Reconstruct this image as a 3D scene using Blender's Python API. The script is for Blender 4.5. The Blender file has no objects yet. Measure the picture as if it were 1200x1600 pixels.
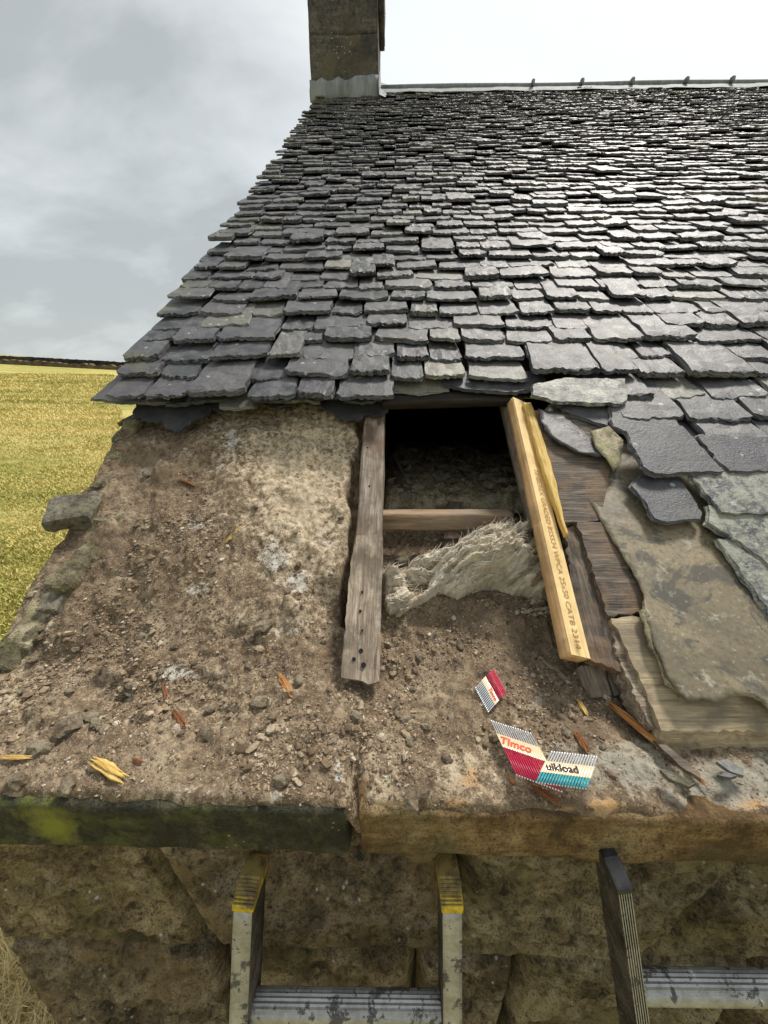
import bpy, bmesh, math, random
import numpy as np
from mathutils import Vector, Matrix, noise as mnoise
from mathutils.geometry import delaunay_2d_cdt
R = math.radians
random.seed(7)
rng = np.random.default_rng(7)
scene = bpy.context.scene
COL = scene.collection

# ------------------------------------------------------------------ camera
PITCH, YAW, F = R(20.0), R(1.3), 605.0
cam_d = bpy.data.cameras.new('camera')
cam = bpy.data.objects.new('camera', cam_d); COL.objects.link(cam)
cam_d.sensor_fit = 'VERTICAL'; cam_d.sensor_height = 24.0; cam_d.sensor_width = 18.0
cam_d.lens = 24.0 * F / 1600.0
cam_d.clip_start = 0.02; cam_d.clip_end = 3000
cam.rotation_euler = (math.pi/2 - PITCH, 0, YAW)
scene.camera = cam
CM = cam.rotation_euler.to_matrix()

def ray(px, py):
    return CM @ Vector((px - 600.0, 800.0 - py, -F))
def on_z(px, py, z):
    d = ray(px, py); return d * (z / d.z)
def on_y(px, py, y):
    d = ray(px, py); return d * (y / d.y)
SL = 0.69                                    # roof pitch as rise over run
def on_roof(px, py, c):                      # a point on the plane z = SL*y - c
    d = ray(px, py); return d * (-c / (d.z - SL * d.y))
def project(P):                              # (n,3) -> pixel coordinates
    q = np.asarray(P) @ np.array(CM)         # = CM^T p
    w = -q[:, 2]
    w = np.where(np.abs(w) < 1e-6, 1e-6, w)
    return 600 + F * q[:, 0] / w, 800 - F * q[:, 1] / w, w
TH = math.atan(SL)
U = Vector((1, 0, 0)); S = Vector((0, math.cos(TH), math.sin(TH))); NN = Vector((0, -math.sin(TH), math.cos(TH)))

# ------------------------------------------------------------------ world, sun, exposure
SUN_EL, SUN_AZ = R(58), R(40)                # high, ahead of the camera and to its right, behind cloud
scene.view_settings.view_transform = 'Standard'
scene.view_settings.look = 'None'
scene.view_settings.exposure = 0.92
scene.view_settings.gamma = 1.0
scene.view_settings.use_curve_mapping = False
world = bpy.data.worlds.new('World'); scene.world = world
world.use_nodes = True
sun_d = bpy.data.lights.new('sun', 'SUN'); sun = bpy.data.objects.new('sun', sun_d); COL.objects.link(sun)
sun_d.energy = 2.2; sun_d.angle = R(11); sun_d.color = (1.0, 0.94, 0.85)
SUNV = Vector((math.sin(SUN_AZ)*math.cos(SUN_EL), math.cos(SUN_AZ)*math.cos(SUN_EL), math.sin(SUN_EL)))
sun.rotation_euler = SUNV.to_track_quat('Z', 'Y').to_euler()

class NT:
    """small node-graph writer"""
    def __init__(s, tree): s.t = tree; s.n = tree.nodes; s.l = tree.links
    def link(s, a, b):
        if isinstance(a, (int, float)): b.default_value = a
        elif isinstance(a, (tuple, list)): b.default_value = (*a, 1.0) if (len(a) == 3 and b.type == 'RGBA') else a
        else: s.l.new(a, b)
    def tc(s, out='Object'): return s.n.new('ShaderNodeTexCoord').outputs[out]
    def geo(s, out='Position'): return s.n.new('ShaderNodeNewGeometry').outputs[out]
    def attr(s, name):
        a = s.n.new('ShaderNodeAttribute'); a.attribute_name = name; return a.outputs['Fac']
    def objrand(s): return s.n.new('ShaderNodeObjectInfo').outputs['Random']
    def mapping(s, vec, scale=(1, 1, 1), loc=(0, 0, 0), rot=(0, 0, 0)):
        m = s.n.new('ShaderNodeMapping'); s.link(vec, m.inputs['Vector'])
        m.inputs['Scale'].default_value = scale; m.inputs['Location'].default_value = loc; m.inputs['Rotation'].default_value = rot
        return m.outputs[0]
    def noise(s, vec, scale, detail=5, rough=0.55, dist=0.0, kind=None):
        m = s.n.new('ShaderNodeTexNoise'); s.link(vec, m.inputs['Vector'])
        if kind: m.noise_type = kind
        m.inputs['Scale'].default_value = scale; m.inputs['Detail'].default_value = detail
        m.inputs['Roughness'].default_value = rough; m.inputs['Distortion'].default_value = dist
        return m.outputs['Fac']
    def voro(s, vec, scale, feat='F1', out='Distance', rnd=1.0):
        m = s.n.new('ShaderNodeTexVoronoi'); m.feature = feat; s.link(vec, m.inputs['Vector'])
        m.inputs['Scale'].default_value = scale; m.inputs['Randomness'].default_value = rnd
        return m.outputs[out]
    def ramp(s, fac, stops, interp='LINEAR'):
        r = s.n.new('ShaderNodeValToRGB'); s.link(fac, r.inputs[0]); cr = r.color_ramp; cr.interpolation = interp
        while len(cr.elements) < len(stops): cr.elements.new(0.5)
        for e, (p, c) in zip(cr.elements, stops):
            e.position = p
            e.color = (c, c, c, 1) if isinstance(c, (int, float)) else (*c, 1)
        return r.outputs[0]
    def math(s, op, a, b=0.0, c=None, clamp=False):
        m = s.n.new('ShaderNodeMath'); m.operation = op; m.use_clamp = clamp
        s.link(a, m.inputs[0]); s.link(b, m.inputs[1])
        if c is not None: s.link(c, m.inputs[2])
        return m.outputs[0]
    def mix(s, fac, a, b, mode='MIX'):
        m = s.n.new('ShaderNodeMix'); m.data_type = 'RGBA'; m.blend_type = mode
        s.link(fac, m.inputs[0]); s.link(a, m.inputs[6]); s.link(b, m.inputs[7]); return m.outputs[2]
    def sep(s, v):
        m = s.n.new('ShaderNodeSeparateXYZ'); s.link(v, m.inputs[0]); return m.outputs
    def bump(s, h, strength=0.5, dist=0.01, normal=None):
        m = s.n.new('ShaderNodeBump'); s.link(h, m.inputs['Height']); m.inputs['Strength'].default_value = strength
        m.inputs['Distance'].default_value = dist
        if normal is not None: s.link(normal, m.inputs['Normal'])
        return m.outputs[0]

# overcast sky: the Nishita sky behind a thick, uneven cloud sheet
w = NT(world.node_tree)
for n_ in list(w.n): w.n.remove(n_)
out = w.n.new('ShaderNodeOutputWorld'); bg = w.n.new('ShaderNodeBackground'); w.l.new(bg.outputs[0], out.inputs[0])
bg.inputs['Strength'].default_value = 0.125
sky = w.n.new('ShaderNodeTexSky'); sky.sky_type = 'NISHITA'; sky.sun_disc = False
sky.sun_elevation = SUN_EL; sky.sun_rotation = SUN_AZ
gv = w.tc('Generated')
dirs = w.sep(gv)
zc = w.math('ADD', w.math('MAXIMUM', dirs[2], 0.0), 0.42)
comb = w.n.new('ShaderNodeCombineXYZ')
w.link(w.math('DIVIDE', dirs[0], zc), comb.inputs[0]); w.link(w.math('DIVIDE', dirs[1], zc), comb.inputs[1])
cl1 = w.noise(w.mapping(comb.outputs[0], (1.0, 1.5, 1)), 0.75, 6, 0.5, 0.4)
cl2 = w.noise(w.mapping(comb.outputs[0], (1.0, 1.6, 1), (4, 2, 0)), 2.6, 5, 0.55, 0.3)
bd = w.n.new('ShaderNodeVectorMath'); bd.operation = 'DOT_PRODUCT'; w.link(gv, bd.inputs[0])
bv = Vector((0.42, 0.72, 0.62)).normalized(); bd.inputs[1].default_value = bv
br = w.math('ADD', w.math('ADD', w.math('MULTIPLY', cl1, 0.82), w.math('MULTIPLY', cl2, 0.42)),
            w.math('MULTIPLY', w.math('MAXIMUM', w.math('SUBTRACT', bd.outputs['Value'], 0.84), -0.16), 1.15))
ccol = w.ramp(br, [(0.0, (1.9, 2.0, 2.0)), (0.38, (2.1, 2.22, 2.2)), (0.50, (3.0, 3.14, 3.1)), (0.64, (4.0, 4.12, 4.08)), (0.95, (4.5, 4.6, 4.54))])
hz = w.ramp(dirs[2], [(0.0, 1.0), (0.10, 0.0)])
ccol = w.mix(w.math('MULTIPLY', hz, 0.35), ccol, (2.2, 2.5, 2.7))
fin = w.mix(0.93, sky.outputs[0], ccol)
w.link(fin, bg.inputs['Color'])

# ------------------------------------------------------------------ helpers: objects
W = {}
def link(name, me, m=None, parent=None, M=None, label=None, cat=None, group=None, kind=None, smooth=None):
    o = bpy.data.objects.new(name, me); COL.objects.link(o)
    if m is not None and me is not None and len(me.materials) == 0: me.materials.append(m)
    M = M if M is not None else Matrix.Identity(4)
    W[o.name] = M.copy()
    o.matrix_basis = M
    if parent is not None:
        o.parent = parent; o.matrix_parent_inverse = W[parent.name].inverted()
    if smooth is not None and me is not None:
        me.polygons.foreach_set('use_smooth', [smooth] * len(me.polygons))
    if label: o['label'] = label
    if cat: o['category'] = cat
    if group: o['group'] = group
    if kind: o['kind'] = kind
    return o
def thing(name, loc, label, cat, group=None):
    return link(name, None, None, None, Matrix.Translation(Vector(loc)), label, cat, group)
def frame(o, ex, ey, ez):
    M = Matrix.Identity(4)
    for i, v in enumerate((ex, ey, ez)):
        M[0][i], M[1][i], M[2][i] = v[0], v[1], v[2]
    M[0][3], M[1][3], M[2][3] = o[0], o[1], o[2]
    return M
def roof_frame(p): return frame(p, U, S, NN)
def axis_frame(o, ex, up):
    ex = Vector(ex).normalized(); up = Vector(up)
    ey = up.cross(ex).normalized(); ez = ex.cross(ey).normalized()
    return frame(o, ex, ey, ez)
def mesh_np(name, V, Fc, smooth=True):
    me = bpy.data.meshes.new(name)
    V = np.asarray(V, dtype=np.float32)
    if isinstance(Fc, np.ndarray):
        k = Fc.shape[1]; n = Fc.shape[0]
        me.vertices.add(len(V)); me.vertices.foreach_set('co', V.ravel())
        me.loops.add(n * k); me.loops.foreach_set('vertex_index', Fc.astype(np.int32).ravel())
        me.polygons.add(n); me.polygons.foreach_set('loop_start', np.arange(n, dtype=np.int32) * k)
        me.polygons.foreach_set('use_smooth', np.full(n, smooth))
        me.update(calc_edges=True); me.validate()
    else:
        me.from_pydata([tuple(v) for v in V], [], Fc); me.update()
        me.polygons.foreach_set('use_smooth', [smooth] * len(me.polygons))
    return me

# vectorised gradient-ish noise
def _hash(ix, iy, iz, seed):
    h = (ix.astype(np.int64) * 374761393 + iy.astype(np.int64) * 668265263 + iz.astype(np.int64) * 2147483647 + seed * 1274126177) & 0xFFFFFFFF
    h = ((h ^ (h >> 13)) * 1274126177) & 0xFFFFFFFF
    h = ((h ^ (h >> 16)) * 2246822519) & 0xFFFFFFFF
    return ((h ^ (h >> 15)) & 0xFFFF) / 65535.0 * 2 - 1
def vn(P, seed=0):
    P = np.asarray(P, dtype=np.float64); I = np.floor(P); f = P - I; I = I.astype(np.int64)
    u = f * f * f * (f * (f * 6 - 15) + 10); r = 0
    for dx in (0, 1):
        wx = u[:, 0] if dx else 1 - u[:, 0]
        for dy in (0, 1):
            wy = u[:, 1] if dy else 1 - u[:, 1]
            for dz in (0, 1):
                wz = u[:, 2] if dz else 1 - u[:, 2]
                r = r + wx * wy * wz * _hash(I[:, 0] + dx, I[:, 1] + dy, I[:, 2] + dz, seed)
    return r
def fbm(P, scale, octaves=4, gain=0.5, seed=0):
    P = np.asarray(P) * scale; a = 1.0; s = 0; t = 0
    for k in range(octaves):
        s = s + a * vn(P * (2.03 ** k) + 17.3 * k, seed + k); t += a; a *= gain
    return s / t
def sstep(a, b, x):
    t = np.clip((x - a) / (b - a), 0, 1); return t * t * (3 - 2 * t)
def smax(a, b, k):
    h = np.clip(0.5 + 0.5 * (a - b) / k, 0, 1); return b + (a - b) * h + k * h * (1 - h)
def smin(a, b, k): return -smax(-a, -b, k)

def rough_block(name, sx, sy, sz, rad=0.01, amp=0.004, fs=20, res=0.02, seed=0, coarse=0.0, cs=5, taper=None, aniso=None, smooth=True):
    """rounded box centred on the origin with a displaced, weathered surface"""
    n = [max(2, min(160, int(math.ceil(d / res)))) for d in (sx, sy, sz)]
    hx = np.array([sx, sy, sz]) / 2
    idx = {}; V = []; Fc = []
    def vid(i, j, k):
        key = (i, j, k)
        if key not in idx:
            idx[key] = len(V); V.append((-hx[0] + sx * i / n[0], -hx[1] + sy * j / n[1], -hx[2] + sz * k / n[2]))
        return idx[key]
    for i in range(n[0]):
        for j in range(n[1]):
            Fc.append((vid(i, j, n[2]), vid(i+1, j, n[2]), vid(i+1, j+1, n[2]), vid(i, j+1, n[2])))
            Fc.append((vid(i, j, 0), vid(i, j+1, 0), vid(i+1, j+1, 0), vid(i+1, j, 0)))
    for i in range(n[0]):
        for k in range(n[2]):
            Fc.append((vid(i, 0, k), vid(i+1, 0, k), vid(i+1, 0, k+1), vid(i, 0, k+1)))
            Fc.append((vid(i, n[1], k), vid(i, n[1], k+1), vid(i+1, n[1], k+1), vid(i+1, n[1], k)))
    for j in range(n[1]):
        for k in range(n[2]):
            Fc.append((vid(0, j, k), vid(0, j, k+1), vid(0, j+1, k+1), vid(0, j+1, k)))
            Fc.append((vid(n[0], j, k), vid(n[0], j+1, k), vid(n[0], j+1, k+1), vid(n[0], j, k+1)))
    P = np.array(V); rad = min(rad, min(sx, sy, sz) * 0.49)
    q = np.clip(P, -(hx - rad), hx - rad); d = P - q; L = np.linalg.norm(d, axis=1); L[L < 1e-9] = 1
    Nn = d / L[:, None]
    P = q + Nn * rad
    sc = np.array(aniso if aniso else (1, 1, 1))
    dis = amp * fbm(P * sc + seed * 3.7, fs, 4, 0.55, seed)
    if coarse: dis = dis + coarse * fbm(P * sc + seed * 1.9, cs, 3, 0.5, seed + 9)
    P = P + Nn * dis[:, None]
    if taper: P = taper(P)
    return mesh_np(name, P, np.array(Fc), smooth)

def cdt_mesh(poly, res, jit=0.0):
    """triangulated polygon: boundary points first, then interior grid"""
    n = len(poly); xs = [p[0] for p in poly]; ys = [p[1] for p in poly]
    pts = [Vector(p) for p in poly]
    if res:
        x = min(xs) + res / 2; r2 = random.Random(n)
        A = np.array(poly); B = np.roll(A, -1, axis=0)
        gx, gy = np.meshgrid(np.arange(min(xs) + res/2, max(xs), res), np.arange(min(ys) + res/2, max(ys), res))
        G = np.stack([gx.ravel(), gy.ravel()], 1) + (rng.random((gx.size, 2)) - .5) * res * 0.4
        inside = np.zeros(len(G), bool); dmin = np.full(len(G), 1e9)
        for a, b in zip(A, B):
            c = ((a[1] > G[:, 1]) != (b[1] > G[:, 1]))
            with np.errstate(divide='ignore', invalid='ignore'):
                xi = (b[0] - a[0]) * (G[:, 1] - a[1]) / (b[1] - a[1]) + a[0]
            inside ^= c & (G[:, 0] < xi)
            ab = b - a; t = np.clip(((G - a) @ ab) / max(ab @ ab, 1e-12), 0, 1)
            dmin = np.minimum(dmin, np.linalg.norm(G - a - t[:, None] * ab, axis=1))
        G = G[inside & (dmin > res * 0.35)]
        pts += [Vector(g) for g in G]
    edges = [(i, (i + 1) % n) for i in range(n)]
    v, e, f, ov, oe, of = delaunay_2d_cdt(pts, edges, [], 1, 1e-7)
    bmap = {}
    for i, lst in enumerate(ov):
        for o_ in lst:
            if o_ < n: bmap[o_] = i
    return [tuple(p) for p in v], [tuple(x) for x in f], [bmap[i] for i in range(n) if i in bmap]

def densify(poly, step, jit, seed=0, closed=True):
    r = random.Random(seed); o = []; n = len(poly)
    for i in range(n if closed else n - 1):
        a = Vector(poly[i]); b = Vector(poly[(i + 1) % n]); L = (b - a).length; k = max(1, int(L / step))
        nrm = Vector((-(b - a).y, (b - a).x)); nrm = nrm / (nrm.length or 1)
        for j in range(k):
            p = a.lerp(b, j / k)
            if j: p = p + nrm * r.uniform(-jit, jit)
            o.append((p.x, p.y))
    return o

def plate(name, poly, thick, layers=3, out=0.0, jit=0.0, res=0.0, topf=None, seed=0, smooth=False, botout=0.0, side_soft=False):
    """a flat piece: triangulated top at z=thick, layered ragged edges down to z=0"""
    A = np.array(poly); ar = 0.5 * np.sum(A[:, 0] * np.roll(A[:, 1], -1) - np.roll(A[:, 0], -1) * A[:, 1])
    if ar < 0: poly = list(poly)[::-1]
    r = random.Random(seed)
    v, f, b = cdt_mesh(poly, res)
    n = len(b); V = [(x, y, thick + (topf(x, y) if topf else 0)) for x, y in v]
    F_ = []
    for t in f:
        p = [Vector(v[i]) for i in t]
        a2 = sum(p[i].x * p[(i+1) % len(p)].y - p[(i+1) % len(p)].x * p[i].y for i in range(len(p)))
        F_.append(t if a2 > 0 else t[::-1])
    prev = list(b); nr = []
    for i in range(n):
        a = Vector(v[b[i - 1]]); c = Vector(v[b[(i + 1) % n]]); d = c - a; q = Vector((d.y, -d.x)); q = q / (q.length or 1); nr.append(q)
    for k in range(1, layers + 1):
        cur = []
        o_ = out * k / layers if k < layers else botout
        for i in range(n):
            p = Vector(v[b[i]]); zt = V[b[i]][2]
            j = r.uniform(-jit, jit) if k < layers else 0
            p = p + nr[i] * ((o_ + j) * ((.30 + .70 * max(0.0, -nr[i].y)) if side_soft else 1.0))
            z = zt * (1 - k / layers) + (r.uniform(-.15, .15) * thick / layers if k < layers else 0)
            cur.append(len(V)); V.append((p.x, p.y, z))
        for i in range(n):
            i2 = (i + 1) % n
            F_.append((prev[i], cur[i], cur[i2], prev[i2]))
        prev = cur
    F_.append(tuple(prev[::-1]))
    me = mesh_np(name, V, F_, smooth)
    return me

# ------------------------------------------------------------------ materials
def new_mat(name):
    m = bpy.data.materials.new(name); m.use_nodes = True
    g = NT(m.node_tree); b = m.node_tree.nodes['Principled BSDF']; return m, g, b
def finish(g, b, col, rough=0.8, bump=None, spec=0.4, metal=0.0):
    g.link(col, b.inputs['Base Color']); g.link(rough, b.inputs['Roughness'])
    b.inputs['Specular IOR Level'].default_value = spec; b.inputs['Metallic'].default_value = metal
    if bump is not None: g.link(bump, b.inputs['Normal'])

def mat_slate(name, pale=0.0):
    m, g, b = new_mat(name)
    P = g.geo(); rnd = g.math('FRACT', g.math('ADD', g.objrand(), g.geo('Random Per Island')))
    sh = g.n.new('ShaderNodeCombineXYZ'); g.link(g.math('MULTIPLY', rnd, 37.0), sh.inputs[0]); g.link(g.math('MULTIPLY', rnd, 11.0), sh.inputs[1])
    va = g.n.new('ShaderNodeVectorMath'); va.operation = 'ADD'; g.link(P, va.inputs[0]); g.link(sh.outputs[0], va.inputs[1]); Q = va.outputs[0]
    base = g.ramp(rnd, [(0.0, (0.028, 0.031, 0.038)), (0.25, (0.047, 0.050, 0.060)), (0.5, (0.074, 0.076, 0.087)), (0.68, (0.070, 0.061, 0.075)), (0.88, (0.11, 0.11, 0.112)), (0.96, (0.16, 0.158, 0.135)), (1.0, (0.21, 0.20, 0.155))])
    n1 = g.noise(Q, 14, 6, 0.6, 0.6)
    base = g.mix(g.ramp(n1, [(0.42, 0.0), (0.68, 0.7)]), base, (0.15, 0.15, 0.148)); base = g.mix(g.ramp(g.noise(Q, 90, 5, 0.7), [(0.35, 0.5), (0.5, 0.0)]), base, (0.03, 0.03, 0.031))
    if pale:
        n2 = g.noise(Q, 30, 8, 0.7, 0.4)
        base = g.mix(g.ramp(n2, [(0.42, 0.0), (0.56, pale)]), base, (0.29, 0.295, 0.235)); base = g.mix(g.ramp(g.noise(Q, 70, 6, 0.75), [(0.52, 0.0), (0.6, 0.6)]), base, (0.40, 0.40, 0.33))
    # lichen dots
    vd = g.voro(Q, 24); k = g.ramp(vd, [(0.0, 1.0), (0.12, 1.0), (0.17, 0.0)])
    k2 = g.ramp(g.noise(Q, 9, 2), [(0.52, 0.0), (0.58, 1.0)])
    base = g.mix(g.math('MULTIPLY', g.math('MULTIPLY', k, k2), 0.75), base, (0.42, 0.43, 0.40))
    ox = g.ramp(g.noise(Q, 6, 4, 0.6), [(0.62, 0.0), (0.75, 0.5)])
    base = g.mix(ox, base, (0.13, 0.115, 0.075))
    # moss keeps to the ridge and the verge
    ps = g.sep(P)
    my = g.math('ADD', g.ramp(g.math('MULTIPLY', ps[1], 0.1), [(0.40, 0.0), (0.58, 0.42)]), g.ramp(g.math('MULTIPLY', ps[0], -1.0), [(0.35, 0.0), (0.8, 0.22)]))
    mn = g.noise(P, 5, 5, 0.65)
    mm = g.ramp(g.math('ADD', mn, my), [(0.70, 0.0), (0.98, 0.7)])
    base = g.mix(mm, base, (0.15, 0.15, 0.055))
    fine = g.noise(g.mapping(Q, (1, 1, 1)), 160, 4, 0.7)
    lay = g.noise(g.mapping(Q, (1, 0.6, 1)), 22, 6, 0.55, 1.2)
    steps = g.math('ADD', g.math('MULTIPLY', g.math('SNAP', lay, 0.11), 1.0), g.math('MULTIPLY', fine, 0.10))
    bp = g.bump(steps, 1.0, 0.020)
    rr = g.ramp(n1, [(0.3, 0.38), (0.8, 0.68)])
    finish(g, b, base, rr, bp, 0.55)
    return m
M_SLATE = mat_slate('slate'); M_SLATE_P = mat_slate('green_grey_slate', 0.85)

def mat_dirt():
    m, g, b = new_mat('rubble_earth'); P = g.geo()
    st, li, orr, dk, pa = g.attr('tan'), g.attr('lime'), g.attr('orange'), g.attr('dark'), g.attr('pale')
    n1 = g.noise(P, 9, 6, 0.6, 0.3); n2 = g.noise(P, 60, 6, 0.7, 0.2); n3 = g.noise(P, 260, 4, 0.75)
    c = g.ramp(n1, [(0.3, (0.17, 0.112, 0.065)), (0.5, (0.31, 0.225, 0.14)), (0.7, (0.48, 0.37, 0.25))])
    c = g.mix(g.ramp(n2, [(0.38, 0.75), (0.58, 0.0)]), c, (0.075, 0.048, 0.028))
    c = g.mix(g.ramp(n3, [(0.56, 0.0), (0.66, 0.7)]), c, (0.60, 0.52, 0.40))
    c = g.mix(g.ramp(n3, [(0.28, 0.6), (0.42, 0.0)]), c, (0.05, 0.035, 0.025))
    nn = g.math('ADD', g.math('ADD', g.math('MULTIPLY', n2, 0.5), g.math('MULTIPLY', n3, 0.25)), g.math('MULTIPLY', g.noise(P, 22, 6, 0.65, 0.5), 0.25))
    def layer(c, a, col, lo=0.42, hi=0.62, k=1.0, mul=3.4):
        f = g.math('ADD', g.math('MULTIPLY', a, 0.72), g.math('MULTIPLY', g.math('SUBTRACT', nn, 0.5), mul))
        return g.mix(g.ramp(f, [(lo, 0.0), (hi, k)]), c, col)
    tanc = g.ramp(n2, [(0.3, (0.32, 0.235, 0.14)), (0.5, (0.60, 0.485, 0.33)), (0.7, (0.78, 0.68, 0.51))])
    c = layer(c, st, tanc, 0.18, 0.62, 0.95)
    c = layer(c, orr, (0.58, 0.36, 0.17), 0.40, 0.6, 0.9)
    palc = g.ramp(n2, [(0.3, (0.24, 0.22, 0.17)), (0.6, (0.46, 0.43, 0.35))])
    c = layer(c, pa, palc, 0.32, 0.62, 0.9)
    c = layer(c, li, (0.68, 0.65, 0.58), 0.36, 0.70, 0.85)
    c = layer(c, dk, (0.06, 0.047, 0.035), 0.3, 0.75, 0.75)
    h = g.math('ADD', g.math('MULTIPLY', n2, 0.7), g.math('MULTIPLY', n3, 0.5))
    finish(g, b, c, 0.85, g.bump(h, 1.0, 0.009), 0.35)
    return m
M_DIRT = mat_dirt()

def mat_rock(name, cols, spots=None, moss=None, s=1.0, rough=0.85, bd=0.006, streak=None, blotch=0.35):
    m, g, b = new_mat(name); P = g.geo()
    n1 = g.noise(P, 7 * s, 6, 0.6, 0.5); n2 = g.noise(P, 45 * s, 7, 0.7, 0.3); n3 = g.noise(P, 220 * s, 3, 0.7)
    f = g.math('ADD', g.math('MULTIPLY', n1, 0.6), g.math('MULTIPLY', n2, 0.4))
    k = len(cols); c = g.ramp(f, [(0.41 + 0.18 * i / (k - 1), cc) for i, cc in enumerate(cols)])
    c = g.mix(g.ramp(n3, [(0.38, 0.65), (0.5, 0.0)]), c, tuple(x * 0.35 for x in cols[0]))
    if streak:
        ns = g.noise(g.mapping(P, (2, 2, 26)), 3, 4, 0.6, 0.4); c = g.mix(g.ramp(ns, [(0.45, 0.0), (0.65, 0.6)]), c, streak)
    if moss:
        nm = g.noise(P, 5 * s, 5, 0.7, 0.3); c = g.mix(g.ramp(nm, [(0.50, 0.0), (0.66, 0.85)]), c, moss)
    if spots:
        nv = g.voro(P, 55 * s); ng = g.noise(P, 8 * s, 3)
        kk = g.math('MULTIPLY', g.ramp(nv, [(0.12, 1.0), (0.2, 0.0)]), g.ramp(ng, [(0.55, 0.0), (0.62, 1.0)]))
        c = g.mix(kk, c, spots)
    h = g.math('ADD', n2, g.math('MULTIPLY', n3, 0.55))
    c = g.mix(g.ramp(n2, [(0.36, blotch), (0.46, 0.0)]), c, tuple(x * 0.3 for x in cols[0]))
    finish(g, b, c, rough, g.bump(h, 1.0, bd), 0.35)
    return m
M_WALL = [mat_rock('wet_brown_sandstone', [(0.095, 0.07, 0.037), (0.29, 0.215, 0.115), (0.56, 0.44, 0.26)], (0.75, 0.74, 0.68), (0.24, 0.205, 0.075), bd=0.02, blotch=0.6),
          mat_rock('dark_brown_sandstone', [(0.08, 0.062, 0.038), (0.25, 0.19, 0.115), (0.50, 0.40, 0.26)], (0.75, 0.74, 0.68), (0.32, 0.22, 0.10), bd=0.02, blotch=0.6),
          mat_rock('olive_brown_sandstone', [(0.12, 0.095, 0.05), (0.34, 0.27, 0.15), (0.60, 0.50, 0.31)], (0.6, 0.6, 0.5), (0.36, 0.30, 0.13), bd=0.02, blotch=0.6)]
M_KERB_MOSS = mat_rock('mossy_black_stone', [(0.024, 0.025, 0.015), (0.052, 0.050, 0.030), (0.13, 0.115, 0.07)], (0.3, 0.3, 0.22), (0.12, 0.14, 0.022), s=1.3)
_g = NT(M_KERB_MOSS.node_tree); _b = M_KERB_MOSS.node_tree.nodes['Principled BSDF']; _c = _b.inputs['Base Color'].links[0].from_socket
_p = on_y(82, 1290, .384); _d = _g.n.new('ShaderNodeVectorMath'); _d.operation = 'DISTANCE'; _g.link(_g.geo(), _d.inputs[0]); _d.inputs[1].default_value = _p
_f = _g.math('ADD', _g.math('MULTIPLY', _d.outputs['Value'], 9.0), _g.math('MULTIPLY', _g.noise(_g.geo(), 30, 5, 0.6), 1.0))
_g.link(_g.mix(_g.ramp(_f, [(0.55, 0.9), (0.95, 0.0)]), _c, (0.26, 0.27, 0.035)), _b.inputs['Base Color'])
M_KERB_BROWN = mat_rock('orange_brown_stone', [(0.10, 0.06, 0.025), (0.22, 0.14, 0.06), (0.36, 0.26, 0.13)], None, (0.085, 0.08, 0.035), streak=(0.10, 0.055, 0.02))
M_VERGE = mat_rock('lichened_verge_stone', [(0.09, 0.075, 0.045), (0.19, 0.165, 0.10), (0.32, 0.28, 0.17)], None, (0.17, 0.16, 0.05), s=2)
M_GREYSTONE = mat_rock('grey_flagstone', [(0.075, 0.066, 0.05), (0.17, 0.152, 0.115), (0.30, 0.27, 0.205)], None, (0.16, 0.15, 0.08), s=2)
M_YELLOWSTONE = mat_rock('yellow_lichen_stone', [(0.18, 0.15, 0.09), (0.40, 0.35, 0.23), (0.60, 0.54, 0.38)], None, (0.33, 0.31, 0.15), s=2)
M_CHIM = mat_rock('sooty_sandstone', [(0.05, 0.046, 0.042), (0.10, 0.091, 0.080), (0.17, 0.152, 0.13)], (0.4, 0.4, 0.36), (0.11, 0.095, 0.06), s=0.6, streak=(0.05, 0.047, 0.045))
M_DARKJOINT = mat_rock('recessed_mortar', [(0.03, 0.025, 0.015), (0.06, 0.05, 0.03), (0.10, 0.08, 0.05)])
M_PEB = None
def mat_peb():
    m, g, b = new_mat('rubble_chips'); P = g.geo(); r = g.geo('Random Per Island')
    c = g.ramp(r, [(0.0, (0.11, 0.075, 0.045)), (0.4, (0.24, 0.175, 0.11)), (0.75, (0.38, 0.29, 0.19)), (0.93, (0.52, 0.43, 0.31)), (1.0, (0.66, 0.60, 0.50))])
    n = g.noise(P, 150, 4, 0.7); c = g.mix(g.ramp(n, [(0.35, 0.6), (0.6, 0.0)]), c, (0.07, 0.052, 0.035))
    finish(g, b, c, 0.85, g.bump(n, 0.6, 0.003), 0.35); return m
M_PEB = mat_peb()
M_CHIP = mat_rock('loose_chip_stone', [(0.16, 0.12, 0.075), (0.30, 0.24, 0.16), (0.44, 0.37, 0.27)], None, None, s=4)

def mat_wood(name, cols, grain=1.0, rough=0.75, dirt=None, bd=0.004, knots=True, wet=0.3):
    m, g, b = new_mat(name); O = g.tc('Object')
    base = g.noise(g.mapping(O, (6 * grain, 60 * grain, 60 * grain)), 1.6, 5, 0.6, 1.0)
    fine = g.noise(g.mapping(O, (12 * grain, 300 * grain, 300 * grain)), 1.2, 4, 0.7, 0.3)
    f = g.math('ADD', g.math('MULTIPLY', base, 0.6), g.math('MULTIPLY', fine, 0.4))
    k = len(cols); c = g.ramp(f, [(0.34 + 0.32 * i / (k - 1), cc) for i, cc in enumerate(cols)])
    if knots:
        kv = g.voro(g.mapping(O, (5, 14, 14)), 1.0); c = g.mix(g.ramp(kv, [(0.06, 0.8), (0.13, 0.0)]), c, tuple(x * 0.35 for x in cols[0]))
    if dirt:
        nd = g.noise(O, 13, 6, 0.65, 0.4); c = g.mix(g.ramp(nd, [(0.46, 0.0), (0.62, 0.85)]), c, dirt)
    finish(g, b, c, rough, g.bump(f, 0.7, bd), wet); return m
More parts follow.
